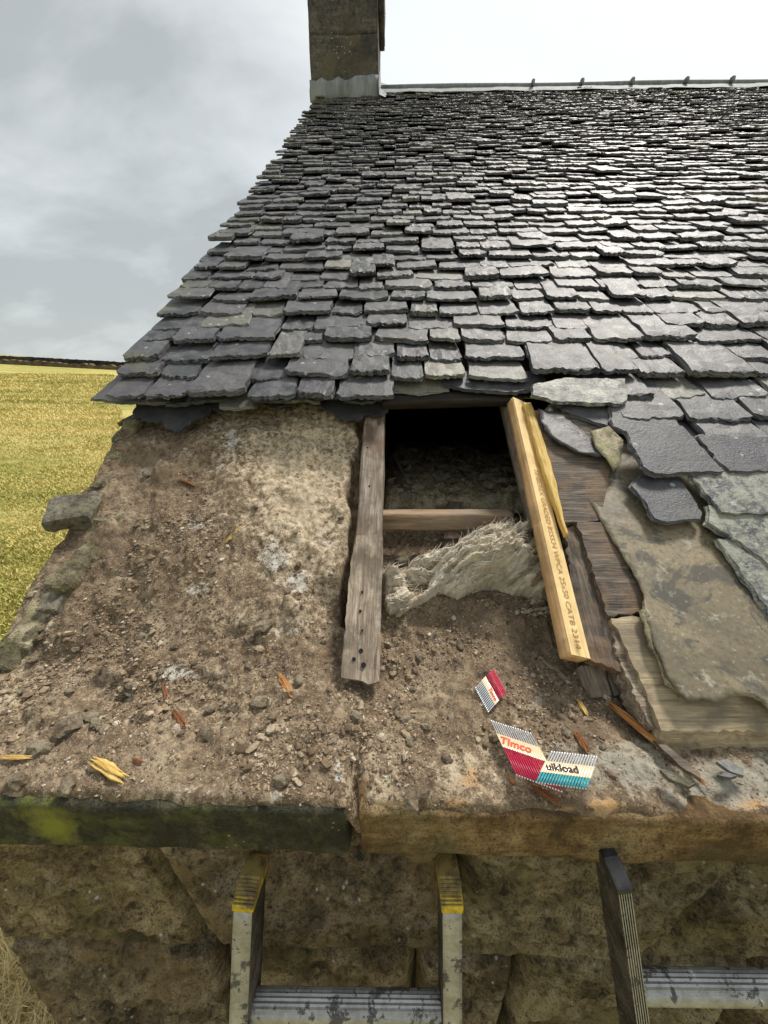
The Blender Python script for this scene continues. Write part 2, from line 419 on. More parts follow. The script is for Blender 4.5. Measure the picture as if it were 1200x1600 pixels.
M_NEWWOOD = mat_wood('fresh_orange_pine', [(0.40, 0.22, 0.09), (0.68, 0.42, 0.20), (0.82, 0.57, 0.31)], 0.8, 0.6, (0.42, 0.27, 0.13), 0.0015)
M_NEWFACE = mat_wood('fresh_yellow_pine', [(0.60, 0.42, 0.19), (0.78, 0.58, 0.28), (0.86, 0.68, 0.37)], 0.8, 0.6, (0.62, 0.44, 0.20), 0.001)
M_OLDWOOD = mat_wood('weathered_grey_timber', [(0.08, 0.062, 0.05), (0.23, 0.19, 0.15), (0.42, 0.37, 0.31)], 1.0, 0.8, (0.13, 0.085, 0.055))
M_OLDTAN = mat_wood('rotten_tan_timber', [(0.10, 0.075, 0.055), (0.30, 0.24, 0.18), (0.52, 0.45, 0.36)], 1.0, 0.85, (0.15, 0.12, 0.09), 0.008)
M_JOIST = mat_wood('pale_joist_timber', [(0.13, 0.085, 0.05), (0.30, 0.21, 0.13), (0.42, 0.32, 0.22)], 0.8, 0.8, (0.25, 0.2, 0.15))
M_BLACKWOOD = mat_wood('blackened_board', [(0.028, 0.022, 0.018), (0.10, 0.08, 0.065), (0.24, 0.20, 0.155)], 0.8, 0.7, (0.19, 0.125, 0.075), 0.008)
M_BOARD = mat_wood('eaves_board_timber', [(0.17, 0.125, 0.075), (0.40, 0.32, 0.205), (0.60, 0.50, 0.34)], 0.7, 0.75, (0.20, 0.165, 0.12), 0.004)
M_SPLINT = mat_wood('splintered_orange_wood', [(0.12, 0.04, 0.012), (0.42, 0.19, 0.055), (0.66, 0.38, 0.14)], 1.5, 0.7, None, 0.004, False)
M_SPLINT_Y = mat_wood('splintered_yellow_wood', [(0.28, 0.14, 0.03), (0.62, 0.42, 0.12), (0.78, 0.60, 0.26)], 1.5, 0.7, None, 0.004, False)
M_SPLINT_D = mat_wood('rotten_red_wood', [(0.05, 0.02, 0.008), (0.20, 0.08, 0.03), (0.38, 0.18, 0.08)], 1.5, 0.8, None, 0.004, False)
M_DARKROOF = mat_wood('old_dark_sarking', [(0.012, 0.009, 0.007), (0.025, 0.02, 0.015), (0.05, 0.04, 0.03)], 0.6, 0.8)

def mat_felt():
    m, g, b = new_mat('old_roofing_felt'); P = g.geo()
    n1 = g.noise(P, 5, 6, 0.6, 0.6); n2 = g.noise(P, 11, 6, 0.65, 0.8); n3 = g.noise(P, 120, 5, 0.7)
    c = g.ramp(n1, [(0.32, (0.10, 0.086, 0.058)), (0.5, (0.185, 0.15, 0.09)), (0.68, (0.29, 0.235, 0.14))])
    c = g.mix(g.ramp(n2, [(0.56, 0.0), (0.60, 0.75)]), c, (0.055, 0.055, 0.052))
    c = g.mix(g.ramp(g.noise(P, 16, 8, 0.75, 0.2), [(0.56, 0.0), (0.66, 0.75)]), c, (0.44, 0.41, 0.32))
    c = g.mix(g.ramp(n3, [(0.35, 0.6), (0.5, 0.0)]), c, (0.06, 0.053, 0.04)); c = g.mix(g.ramp(n3, [(0.60, 0.0), (0.68, 0.5)]), c, (0.48, 0.44, 0.34))
    wv = g.noise(g.mapping(P, (1, 1, 1)), 7, 3, 0.5)
    h = g.math('ADD', g.math('MULTIPLY', n3, 0.25), wv)
    finish(g, b, c, g.ramp(n2, [(0.4, 0.42), (0.6, 0.7)]), g.bump(h, 0.4, 0.003), 0.5); return m
M_FELT = mat_felt()
def mat_blackfelt():
    m, g, b = new_mat('black_bitumen_felt'); P = g.geo(); n = g.noise(P, 18, 6, 0.7); n3 = g.noise(P, 160, 4, 0.7)
    c = g.ramp(n, [(0.35, (0.028, 0.028, 0.030)), (0.6, (0.055, 0.055, 0.056)), (0.75, (0.13, 0.125, 0.11))])
    finish(g, b, c, 0.5, g.bump(g.math('ADD', n, g.math('MULTIPLY', n3, .2)), 0.5, 0.006), 0.5); return m
M_BFELT = mat_blackfelt()
def mat_lead(name='weathered_lead'):
    m, g, b = new_mat(name); P = g.geo(); n = g.noise(g.mapping(P, (6, 6, 1.2)), 2.5, 6, 0.65)
    c = g.ramp(n, [(0.3, (0.13, 0.145, 0.155)), (0.55, (0.23, 0.25, 0.26)), (0.75, (0.33, 0.35, 0.355))])
    finish(g, b, c, 0.75, g.bump(n, 0.3, 0.01), 0.3, 0.0); return m
M_LEAD = mat_lead()
def mat_alu():
    m, g, b = new_mat('scuffed_aluminium'); O = g.geo(); n = g.noise(O, 16, 7, 0.7, 0.3); n2 = g.noise(O, 45, 7, 0.75, 0.4); n3 = g.noise(g.mapping(O, (1, 1, 1)), 150, 3, 0.6)
    c = g.ramp(n2, [(0.35, (0.30, 0.30, 0.30)), (0.6, (0.52, 0.525, 0.53))])
    blk = g.ramp(g.math('ADD', g.math('MULTIPLY', n, 0.5), g.math('MULTIPLY', n2, 0.5)), [(0.525, 0.0), (0.555, 1.0)])
    wh = g.ramp(g.noise(O, 38, 5, 0.7, 0.2), [(0.66, 0.0), (0.69, 1.0)])
    br = g.ramp(g.noise(O, 14, 5, 0.7), [(0.45, 0.0), (0.7, 0.55)])
    c = g.mix(g.math('MULTIPLY', br, .6), c, (0.17, 0.155, 0.135))
    c = g.mix(wh, c, (0.72, 0.71, 0.68)); c = g.mix(g.math('MULTIPLY', blk, 0.9), c, (0.035, 0.03, 0.028))
    met = g.math('SUBTRACT', 0.6, g.math('MULTIPLY', g.math('MAXIMUM', blk, wh), 0.7), clamp=True)
    finish(g, b, c, g.ramp(n2, [(0.3, 0.35), (0.7, 0.6)]), g.bump(n3, 0.15, 0.001), 0.5)
    g.link(met, b.inputs['Metallic']); return m
M_ALU = mat_alu(); M_WEB = mat_rock('grimy_rail_side', [(0.03, 0.025, 0.022), (0.09, 0.078, 0.066), (0.20, 0.18, 0.155)], (0.5, 0.5, 0.5), None, s=2.5, rough=0.6)
def mat_paint(name, col, dirt=(0.05, 0.04, 0.03), amt=0.8, rough=0.45):
    m, g, b = new_mat(name); O = g.geo(); n = g.noise(O, 30, 6, 0.7, 0.3)
    finish(g, b, g.mix(g.ramp(n, [(0.47, 0.0), (0.6, amt)]), col, dirt), rough, g.bump(n, 0.2, 0.002), 0.4); return m
M_YEL = mat_paint('yellow_end_cap', (0.62, 0.43, 0.015)); M_CAPD = mat_paint('grimy_worn_end_cap', (0.27, 0.20, 0.06), (0.06, 0.045, 0.03), 0.85, 0.75); M_BLK = mat_paint('black_end_cap', (0.02, 0.02, 0.022), (0.06, 0.06, 0.06), 0.5, 0.4)
def mat_flat(name, col, rough=0.5, metal=0.0, spec=0.4):
    m, g, b = new_mat(name); n = g.noise(g.geo(), 90, 3, 0.6)
    finish(g, b, g.mix(g.ramp(n, [(0.4, 0.0), (0.8, 0.35)]), col, tuple(x * 0.6 for x in col)), rough, None, spec, metal); return m
M_ZINC = mat_flat('bright_zinc_nail', (0.85, 0.87, 0.89), 0.28, 0.6)
M_RED = mat_flat('crimson_nail_coating', (0.52, 0.015, 0.07), 0.35); M_TEAL = mat_flat('teal_nail_coating', (0.02, 0.36, 0.42), 0.35)
M_PAPER = mat_flat('buff_paper_tape', (0.70, 0.53, 0.30), 0.8); M_INKR = mat_flat('orange_red_ink', (0.60, 0.10, 0.035), 0.8)
M_INKK = mat_flat('black_ink', (0.035, 0.032, 0.03), 0.8); M_STAMP = mat_flat('faded_brown_ink', (0.40, 0.245, 0.09), 0.8)
M_HOLE = mat_flat('dark_nail_hole', (0.01, 0.008, 0.006), 0.9); M_RUST = mat_flat('rusty_nail_head', (0.09, 0.035, 0.015), 0.8)
M_RUBBER = mat_flat('black_boot_leather', (0.018, 0.018, 0.02), 0.45)
def mat_wool():
    m, g, b = new_mat('mineral_wool'); P = g.geo()
    n1 = g.noise(P, 16, 5, 0.6, 0.6); n2 = g.noise(g.mapping(P, (1, 1, 1), (0, 0, 0), (0, R(-30), 0)), 120, 5, 0.7, 1.0)
    c = g.ramp(n1, [(0.3, (0.42, 0.35, 0.25)), (0.5, (0.62, 0.545, 0.42)), (0.7, (0.80, 0.74, 0.62))])
    c = g.mix(g.ramp(n2, [(0.35, 0.4), (0.5, 0.0)]), c, (0.30, 0.25, 0.18))  # crevice shade put into the colour, at the low spots of the bump
    c = g.mix(g.ramp(g.noise(P, 9, 3), [(0.58, 0.0), (0.72, 0.4)]), c, (0.46, 0.44, 0.20))
    finish(g, b, c, 0.95, g.bump(n2, 0.8, 0.004), 0.1)
    b.inputs['Sheen Weight'].default_value = 0.3; return m
M_WOOL = mat_wool()
def mat_field():
    m, g, b = new_mat('winter_grass'); P = g.geo()
    n0 = g.noise(g.mapping(P, (0.25, 1.0, 1)), 0.10, 4, 0.6, 0.5); n1 = g.noise(g.mapping(P, (1, 2.2, 1)), 0.9, 6, 0.7, 0.4); n2 = g.noise(g.mapping(P, (1, 1.5, 1)), 9, 5, 0.75)
    f = g.math('ADD', g.math('ADD', g.math('MULTIPLY', n0, 0.45), g.math('MULTIPLY', n1, 0.35)), g.math('MULTIPLY', n2, 0.2))
    c = g.ramp(f, [(0.36, (0.15, 0.18, 0.025)), (0.45, (0.31, 0.30, 0.075)), (0.53, (0.52, 0.44, 0.15)), (0.64, (0.66, 0.55, 0.24))])
    c = g.mix(g.ramp(n2, [(0.3, 0.5), (0.5, 0.0)]), c, (0.07, 0.08, 0.015))
    finish(g, b, c, 0.95, g.bump(n2, 1.0, 0.08), 0.15); return m
M_FIELD = mat_field()
def mat_blade():
    m, g, b = new_mat('grass_blades'); r = g.geo('Random Per Island')
    n0 = g.noise(g.mapping(g.geo(), (0.25, 1.0, 1)), 0.25, 4, 0.6, 0.5)
    f = g.math('ADD', g.math('MULTIPLY', r, 0.16), g.math('MULTIPLY', n0, 0.88))
    c = g.ramp(f, [(0.2, (0.16, 0.20, 0.03)), (0.42, (0.37, 0.345, 0.10)), (0.54, (0.60, 0.50, 0.18)), (0.74, (0.72, 0.60, 0.27))])
    finish(g, b, c, 0.8, None, 0.2); return m
M_BLADE = mat_blade()

# ------------------------------------------------------------------ ground and field
GZ = -3.2
def ground_z(x, y):
    t = np.clip(np.asarray(y) / 110.0, 0, 1.25) ** 1.4
    return GZ + t * np.clip(3.25 - 0.05 * (np.asarray(x) + 66), -1, 9)
ax = np.unique(np.concatenate([-np.geomspace(1, 1500, 70), np.linspace(-1, 1, 9), np.geomspace(1, 1500, 40)]))
ay = np.unique(np.concatenate([-np.geomspace(0.5, 1500, 30), np.linspace(-.5, .5, 5), np.geomspace(.5, 120, 70), np.geomspace(125, 1500, 16)]))
X, Y = np.meshgrid(ax, ay); Z = ground_z(X, Y) + 0.05 * fbm(np.stack([X.ravel(), Y.ravel(), 0 * X.ravel()], 1), 0.3, 3).reshape(X.shape)
Z = np.where(Y > 121, Z - np.clip((Y - 121) * 0.03, 0, 14), Z)
nx, ny = len(ax), len(ay); ii = np.arange(ny - 1)[:, None] * nx + np.arange(nx - 1)[None, :]
Fq = np.stack([ii, ii + 1, ii + 1 + nx, ii + nx], -1).reshape(-1, 4)
link('ground', mesh_np('ground', np.stack([X.ravel(), Y.ravel(), Z.ravel()], 1), Fq), M_FIELD, kind='structure')
# grass blades in the part of the field that shows
bx, by, bh = [], [], []
N1 = 95000
dd = 4.5 * (24.0 ** (rng.random(N1) ** 0.85)); ang = R(1) * rng.uniform(31, 52, N1)
gx_ = -dd * np.sin(ang) * 1.15; gy_ = dd * np.cos(ang)
N2 = 26000
gx_ = np.concatenate([gx_, rng.uniform(-3.6, -0.8, N2)]); gy_ = np.concatenate([gy_, rng.uniform(0.0, 1.9, N2)])
dd2 = np.hypot(gx_, gy_); hgt = np.where(np.arange(len(gx_)) < N1, rng.uniform(.03, .075, len(gx_)) * (0.8 + dd2 / 20), rng.uniform(.08, .28, len(gx_)))
wd = np.where(np.arange(len(gx_)) < N1, 0.005 + dd2 * 0.0012, 0.005)
az = rng.uniform(0, 2 * np.pi, len(gx_)); lean = rng.uniform(.3, 1.3, len(gx_))
gz_ = ground_z(gx_, gy_) - 0.01
B = np.stack([gx_, gy_, gz_], 1); wv = np.stack([np.cos(az), np.sin(az), 0 * az], 1); la = rng.uniform(0, 2 * np.pi, len(az))
lv = np.stack([np.cos(la) * np.sin(lean), np.sin(la) * np.sin(lean), np.cos(lean)], 1)
V = np.stack([B - wv * wd[:, None], B + wv * wd[:, None], B + lv * hgt[:, None]], 1).reshape(-1, 3)
M_STRAW = mat_flat('dry_straw', (0.74, 0.62, 0.33), 0.85)
V2 = V[3 * N1:]; V = V[:3 * N1]
link('dry_grass', mesh_np('dry_grass', V2, np.arange(len(V2)).reshape(-1, 3), False), M_STRAW, kind='stuff', label='long straw coloured dry grass at the foot of the house corner', cat='dry grass')
link('grass', mesh_np('grass', V, np.arange(len(V)).reshape(-1, 3), False), M_BLADE, kind='stuff', label='short yellow green winter grass blades covering the field', cat='grass')

# field boundary wall on the horizon
fw = thing('field_wall', (-90, 110, float(ground_z(-90, 110))), 'long dark drystone wall along the far edge of the field', 'stone wall')
M_FW = mat_rock('dark_field_wall', [(0.018, 0.016, 0.012), (0.04, 0.035, 0.026), (0.08, 0.07, 0.05)], None, None, s=0.08)
M_FH = mat_rock('rough_tussock_bank', [(0.05, 0.035, 0.018), (0.11, 0.08, 0.04), (0.17, 0.13, 0.06)], None, None, s=0.08)
def ribbon(name, x0, x1, y, zlo, zhi, th, step, jit, m, parent, seed):
    xs = np.arange(x0, x1, step); r2 = np.random.default_rng(seed); V = []; Fc = []
    for i, x in enumerate(xs):
        b0 = float(ground_z(x, y)); t = b0 + zhi + r2.uniform(-jit, jit); yy = y + r2.uniform(-.15, .15)
        V += [(x, yy - th, b0 + zlo), (x, yy - th * .6, t), (x, yy + th * .6, t), (x, yy + th, b0 + zlo)]
        if i:
            a = 4 * i
            for k in range(3): Fc.append((a - 4 + k, a + k, a + k + 1, a - 4 + k + 1))
    link(name, mesh_np(name, V, Fc, False), m, parent)
ribbon('wall_face', -420, 120, 110, -0.3, 1.9, 0.4, 0.6, 0.10, M_FW, fw, 3)
ribbon('verge_bank', -420, 120, 108.0, -0.3, 1.0, 1.2, 0.8, 0.3, M_FH, fw, 4)

# ------------------------------------------------------------------ house
house = thing('house', (0, 3, GZ), 'old stone house with a slate roof stripped open at the eaves corner', 'house')
C_SLATE, C_BOARD, C_RAFT, C_MAS, C_MID = 0.92, 0.935, 0.965, 1.0, 1.055
YR = 5.65                                         # ridge distance
CHL = on_roof(487, 157, 0.90); CHR = on_roof(591, 157, 0.90)
RP = on_roof(900, 147, C_SLATE); YR = RP.y
ZR = SL * YR - C_SLATE
VX = -0.86                                        # verge

# --- wall: recessed core and the stones that show below the coping
core = rough_block('wall_core', 6.0, 0.42, 2.55, 0.01, 0.003, 12, 0.12, 5)
wall = link('wall', core, M_DARKJOINT, house, Matrix.Translation((2.28, 0.665, -1.95)))
def quadblock(name, pts, y0, depth, m, parent, seed, amp=0.016, coarse=0.014, res=0.011, label=None):
    """wall stone: (x,z) outline, face towards the camera at y0, rounded and quarry-faced"""
    (xa, za), (xb, zb), (xc, zc_), (xd, zd) = pts     # bl br tr tl
    nx_, nz_ = max(3, int(abs(xb - xa) / res)), max(3, int(abs(zd - za) / res))
    u = np.linspace(0, 1, nx_ + 1); v = np.linspace(0, 1, nz_ + 1); Uu, Vv = np.meshgrid(u, v)
    Xx = (xa * (1 - Uu) + xb * Uu) * (1 - Vv) + (xd * (1 - Uu) + xc * Uu) * Vv
    Zz = (za * (1 - Uu) + zb * Uu) * (1 - Vv) + (zd * (1 - Uu) + zc_ * Uu) * Vv
    eu = np.minimum(Uu, 1 - Uu) * abs(xb - xa); ev = np.minimum(Vv, 1 - Vv) * abs(zd - za); e = np.minimum(eu, ev)
    P = np.stack([Xx.ravel(), 0 * Xx.ravel() + seed, Zz.ravel()], 1)
    rg = 1 - np.abs(fbm(P * np.array([1, 1, 1.8]), 15, 4, 0.55, seed)) * 2
    d = coarse * fbm(P, 5, 3, 0.5, seed + 3).reshape(Xx.shape) + amp * (rg.reshape(Xx.shape) - .6) + 0.011 * fbm(P, 45, 4, 0.65, seed + 5).reshape(Xx.shape)
    d = d * sstep(0, 0.05, e) - 0.034 * (1 - sstep(0, 0.026, e)) ** 2
    Xx = Xx + 0.006 * fbm(P, 12, 3, .5, seed + 7).reshape(Xx.shape); Zz = Zz + 0.006 * fbm(P, 12, 3, .5, seed + 8).reshape(Xx.shape)
    Yy = y0 - d
    V = np.stack([Xx.ravel(), Yy.ravel(), Zz.ravel()], 1); w_ = nx_ + 1
    q = np.arange(nz_)[:, None] * w_ + np.arange(nx_)[None, :]
    Fc = [tuple(t) for t in np.stack([q, q + 1, q + 1 + w_, q + w_], -1).reshape(-1, 4)]
    ring = [i for i in range(w_)] + [j * w_ + nx_ for j in range(1, nz_ + 1)] + [nz_ * w_ + i for i in range(nx_ - 1, -1, -1)] + [j * w_ for j in range(nz_ - 1, 0, -1)]
    base = len(V); V = np.concatenate([V, V[ring] * np.array([1, 0, 1]) + np.array([0, y0 + depth, 0])])
    k = len(ring)
    for i in range(k): Fc.append((ring[i], base + i, base + (i + 1) % k, ring[(i + 1) % k]))
    return link(name, mesh_np(name, V, Fc, True), m, parent, label=label)
XL = -.765
ws = [([(XL, -1.052), (-.352, -1.052), (-.425, -.705), (XL, -.705)], 0), ([(-.343, -1.052), (.118, -1.052), (.112, -.705), (-.416, -.705)], 1),
      ([(.127, -1.052), (.475, -1.052), (.60, -.705), (.121, -.705)], 2), ([(.488, -1.052), (1.15, -1.052), (1.15, -.705), (.612, -.705)], 2),
      ([(XL, -1.5), (-.33, -1.5), (-.34, -1.062), (XL, -1.062)], 1), ([(-.32, -1.5), (.05, -1.5), (.05, -1.062), (-.33, -1.062)], 0),
      ([(.06, -1.5), (.245, -1.5), (.25, -1.062), (.06, -1.062)], 1), ([(.256, -1.5), (.70, -1.5), (.70, -1.062), (.26, -1.062)], 2),
      ([(.71, -1.5), (1.3, -1.5), (1.3, -1.062), (.71, -1.062)], 0),
      ([(XL, -2.0), (-.2, -2.0), (-.2, -1.51), (XL, -1.51)], 0), ([(-.19, -2.0), (.5, -2.0), (.5, -1.51), (-.19, -1.51)], 2), ([(.51, -2.0), (1.3, -2.0), (1.3, -1.51), (.51, -1.51)], 1),
      ([(XL, -2.6), (.1, -2.6), (.1, -2.01), (XL, -2.01)], 1), ([(.11, -2.6), (1.3, -2.6), (1.3, -2.01), (.11, -2.01)], 0), ([(XL, -3.2), (.4, -3.2), (.4, -2.61), (XL, -2.61)], 2), ([(.41, -3.2), (1.3, -3.2), (1.3, -2.61), (.41, -2.61)], 0),
      ([(1.16, -1.052), (2.2, -1.052), (2.2, -.705), (1.16, -.705)], 1)]
for i, (p, k) in enumerate(ws):
    far = p[0][1] < -1.6
    quadblock('wall_stone', p, 0.405 + (0.003 if i % 2 else 0), 0.07, M_WALL[k], wall, 20 + i, res=0.03 if far else 0.008)
# gable wall and the back, plain but whole
def poly_prism(name, pts3a, off, m, parent, label=None):
    n = len(pts3a); V = [tuple(p) for p in pts3a] + [tuple(Vector(p) + Vector(off)) for p in pts3a]
    Fc = [tuple(range(n))[::-1], tuple(range(n, 2 * n))] + [(i, (i + 1) % n, n + (i + 1) % n, n + i) for i in range(n)]
    return link(name, mesh_np(name, V, Fc, False), m, parent, label=label)
YB = 2 * YR - 0.5
poly_prism('gable_wall', [(-.775, .86, GZ), (-.775, .86, -.9), (-.775, 1.1, SL * 1.1 - 1.08), (-.775, YR, ZR - .15), (-.775, YB, -.75), (-.775, YB, GZ)], (0.6, 0, 0), M_WALL[2], house)
poly_prism('far_gable_wall', [(7.6, .45, GZ), (7.6, .45, -.75), (7.6, YR, ZR - .15), (7.6, YB, -.75), (7.6, YB, GZ)], (0.6, 0, 0), M_WALL[2], house)
poly_prism('rear_wall', [(-.7, YB - .5, GZ), (-.7, YB - .5, -.8), (8.1, YB - .5, -.8), (8.1, YB - .5, GZ)], (0, 0.5, 0), M_WALL[2], house)
poly_prism('front_wall', [(1.3, .48, GZ), (1.3, .48, -.72), (8.1, .48, -.72), (8.1, .48, GZ)], (0, 0.4, 0), M_WALL[2], house)

# --- coping stones
def coping(name, x0, x1, m, seed):
    me = rough_block(name, x1 - x0, 0.36, 0.100, 0.008, 0.004, 30, 0.008, seed, 0.005, 8)
    return link(name, me, m, house, Matrix.Translation(((x0 + x1) / 2, 0.384 + 0.18, -0.662)))
coping('coping_stone', -0.90, -0.062, M_KERB_MOSS, 41)
coping('coping_stone', -0.045, 1.60, M_KERB_BROWN, 42)
coping('coping_stone', 1.61, 3.2, M_KERB_BROWN, 43)

# --- rubble and earth on the wall head
RL_A, RL_B = on_roof(564, 1062, C_RAFT), on_roof(586, 640, C_RAFT)
def gapx(y): return -0.112 + 0.010 * np.sin(y * 23) + 0.006 * np.sin(y * 61)
def H(x, y, fine=True):
    x = np.asarray(x, float); y = np.asarray(y, float); P = np.stack([x, y, 0 * x], 1)
    xw = x + 0.010 * fbm(P, 14, 3, .5, 3)
    left = 1 - sstep(-0.004, 0.010, xw - gapx(y))
    y0_ = -.588 - .012 * (1 - sstep(.40, .46, y))
    zL = smax(y0_, SL * y - C_MAS, .05)
    zM = smax(y0_ - .001, smin(SL * y - C_MID, -.50 + 0 * y, .05), .05)
    # shallow heap below the opening
    zM = zM + .012 * np.exp(-((x - .15) / .2) ** 2 - ((y - .66) / .12) ** 2)
    gy = sstep(.72, .80, y)
    zM = zM - .16 * gy * (1 - sstep(.02, .06, x - gapx(y)))
    left2 = left * gy + (1 - gy) * (1 - sstep(-.10, .04, x - gapx(y)))
    z = zM + (zL - zM) * left2
    # weathering verge
    v = VX + .02 * fbm(P, 9, 3, .5, 12); z = z - .22 * (1 - sstep(-.03, .03, x - v)) * sstep(.45, .6, y)
    z = z - .010 * sstep(.36, .44, x) * (1 - sstep(.5, .6, y))
    # worn front edge
    fe = .384 + .006 * fbm(P, 20, 3, .5, 15)
    z = z - .045 * (1 - sstep(-.006, .016, y - fe))
    # joint between the coping stones
    jg = np.exp(-((x + .053 + .006 * np.sin(y * 60)) / .010) ** 2) * (1 - sstep(.44, .52, y)); z = z - .030 * jg
    # old wool and rubble on the loft floor
    if fine:
        amp = .35 + .75 * sstep(.40, .52, y)
        ins = sstep(1.05, 1.25, y) * (1 - left)
        big = fbm(P, 7, 3, .5, 31); med = fbm(P, 26, 4, .6, 32); fin = fbm(P, 95, 3, .65, 33)
        rid = 1 - 2 * np.abs(fbm(P, 13, 3, .5, 34))
        z = z + amp * (.012 * big + .0085 * med + .0052 * fin + .006 * rid) + ins * (.03 * fbm(P, 5, 4, .6, 40))
        # flaking stone laminae on the gable head
        t = fbm(P + .3, 9, 4, .55, 35) * 5; st = (t - np.floor(t)); st = np.floor(t) + sstep(.78, 1.0, st)
        z = z + left2 * sstep(.55, .7, y) * .0045 * st
        # half-buried lumps
        for (cx, cy, rr_, hh, sd) in LUMPS:
            m_ = (np.abs(x - cx) < rr_ * 1.4) & (np.abs(y - cy) < rr_ * 1.1)
            if not m_.any(): continue
            d = np.hypot(x[m_] - cx, (y[m_] - cy) * 1.3) + .35 * rr_ * fbm(P[m_], 1.4 / rr_, 2, .5, sd)
            z[m_] = z[m_] + hh * (1 - sstep(rr_ * .7, rr_, d)) * (.8 + .2 * med[m_])
    return z
LUMPS = []
for (px, py, r_, h_) in [(205, 1050, .05, .020), (120, 1020, .05, .018), (470, 640 + 360, .035, .012), (350, 1050, .04, .014), (420, 1090, .03, .012),
                         (300, 960, .05, .014), (230, 880, .04, .012), (180, 930, .05, .016), (560, 1130, .03, .010), (80, 1100, .045, .016),
                         (380, 700, .06, .010), (470, 760, .07, .010), (250, 740, .03, .010), (510, 770, .05, .008), (620, 1040, .04, .012), (760, 1000, .05, .014), (440, 900, .06, .010)]:
    p = on_roof(px, py, C_MAS) if py < 960 else on_z(px, py, -.58)
    LUMPS.append((p.x, p.y, r_, h_, int(px)))
rl = random.Random(77)
for k in range(60):
    LUMPS.append((rl.uniform(-.82, -.12), rl.uniform(.45, 1.15), rl.uniform(.014, .040), rl.uniform(.004, .012), 200 + k))
for k in range(16): LUMPS.append((rl.uniform(-.02, .35), rl.uniform(.48, .80), rl.uniform(.010, .025), rl.uniform(.004, .009), 300 + k))
xs = np.concatenate([np.arange(-.96, .55, .0036), np.arange(.55, 1.5, .008)])
ys = np.concatenate([np.arange(.3865, 1.30, .0036), np.arange(1.30, 2.9, .012)])
X, Y = np.meshgrid(xs, ys); Xf, Yf = X.ravel(), Y.ravel(); Zf = H(Xf, Yf)
nx, ny = len(xs), len(ys); ii = np.arange(ny - 1)[:, None] * nx + np.arange(nx - 1)[None, :]
Fq = np.stack([ii, ii + 1, ii + 1 + nx, ii + nx], -1).reshape(-1, 4)
cxm = (xs[:-1] + xs[1:]) / 2; cym = (ys[:-1] + ys[1:]) / 2; CX, CY = np.meshgrid(cxm, cym)
keep = ~((CY > 1.5) & (CX > 1.0)) & ~((CX < -.11) & (CY > 1.9)) 
Fq = Fq[keep.ravel()]
me = mesh_np('rubble', np.stack([Xf, Yf, Zf], 1), Fq)
PX, PY, _ = project(np.stack([Xf, Yf, Zf], 1))
vis = Yf < 1.6
def blobs(lst, soft=0.9):
    a = np.zeros(len(Xf))
    for (bx_, by_, rx_, ry_, s_) in lst:
        d = ((PX - bx_) / rx_) ** 2 + ((PY - by_) / ry_) ** 2; a = np.maximum(a, s_ * np.exp(-d * soft))
    a[~vis] = 0; return a
ATT = {
 'tan': blobs([(480, 780, 90, 150, .95), (420, 700, 80, 60, .8), (330, 1080, 200, 60, .3), (490, 700, 75, 60, 1), (500, 800, 60, 90, .8), (440, 740, 60, 60, .8), (500, 900, 50, 80, .55), (370, 660, 60, 25, .7), (590, 1240, 45, 45, .8), (730, 1210, 60, 40, .6),
               (60, 960, 40, 60, .6), (20, 1060, 40, 80, .6), (110, 1130, 60, 30, .3), (400, 960, 60, 30, .5), (420, 850, 40, 60, .5), (830, 1200, 60, 25, .3), (60, 1250, 90, 8, .8), (250, 1252, 90, 8, .6), (240, 690, 25, 15, .4)]),
 'lime': blobs([(360, 690, 22, 28, .9), (345, 730, 18, 12, .6), (305, 822, 25, 12, .8), (430, 870, 30, 35, .95), (465, 905, 25, 25, .9), (310, 920, 22, 12, .8), (275, 1052, 38, 12, 1.2), (530, 1205, 10, 26, .9),
               (430, 1245, 30, 12, .8), (300, 1235, 40, 14, .55), (500, 840, 30, 20, .6), (450, 985, 25, 15, .7), (225, 740, 12, 14, .7), (420, 1130, 16, 10, .6), (160, 1120, 14, 7, .6), (505, 730, 18, 30, .4)]),
 'orange': blobs([(565, 1235, 15, 35, .9), (945, 1258, 32, 12, 1.3), (740, 1215, 26, 22, .9), (700, 1255, 40, 12, .7), (1175, 1255, 40, 16, .9), (400, 1015, 50, 20, .4), (600, 1260, 60, 12, .7), (880, 1265, 40, 6, .8)]),
 'pale': blobs([(1000, 1200, 110, 45, 1.1), (1120, 1220, 100, 45, 1.1), (880, 1170, 50, 25, .6), (840, 1090, 30, 25, .5), (1200, 1210, 60, 50, 1), (350, 1240, 70, 18, .5), (520, 1180, 40, 50, .35), (640, 1225, 60, 30, .2), (180, 1180, 60, 30, .2)]),
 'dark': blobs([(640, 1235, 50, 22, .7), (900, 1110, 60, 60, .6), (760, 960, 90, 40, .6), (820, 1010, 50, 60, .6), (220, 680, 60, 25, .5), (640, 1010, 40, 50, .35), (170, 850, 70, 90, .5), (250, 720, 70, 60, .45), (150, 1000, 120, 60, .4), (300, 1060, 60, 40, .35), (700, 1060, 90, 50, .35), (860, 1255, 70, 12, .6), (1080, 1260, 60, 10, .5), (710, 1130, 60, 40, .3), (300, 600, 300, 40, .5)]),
}
for k, a in ATT.items():
    at = me.attributes.new(k, 'FLOAT', 'POINT'); at.data.foreach_set('value', np.clip(a, 0, 1.2).astype(np.float32))
link('rubble', me, M_DIRT, kind='stuff', label='brown earth, crumbled mortar and broken stone covering the exposed wall head', cat='rubble')

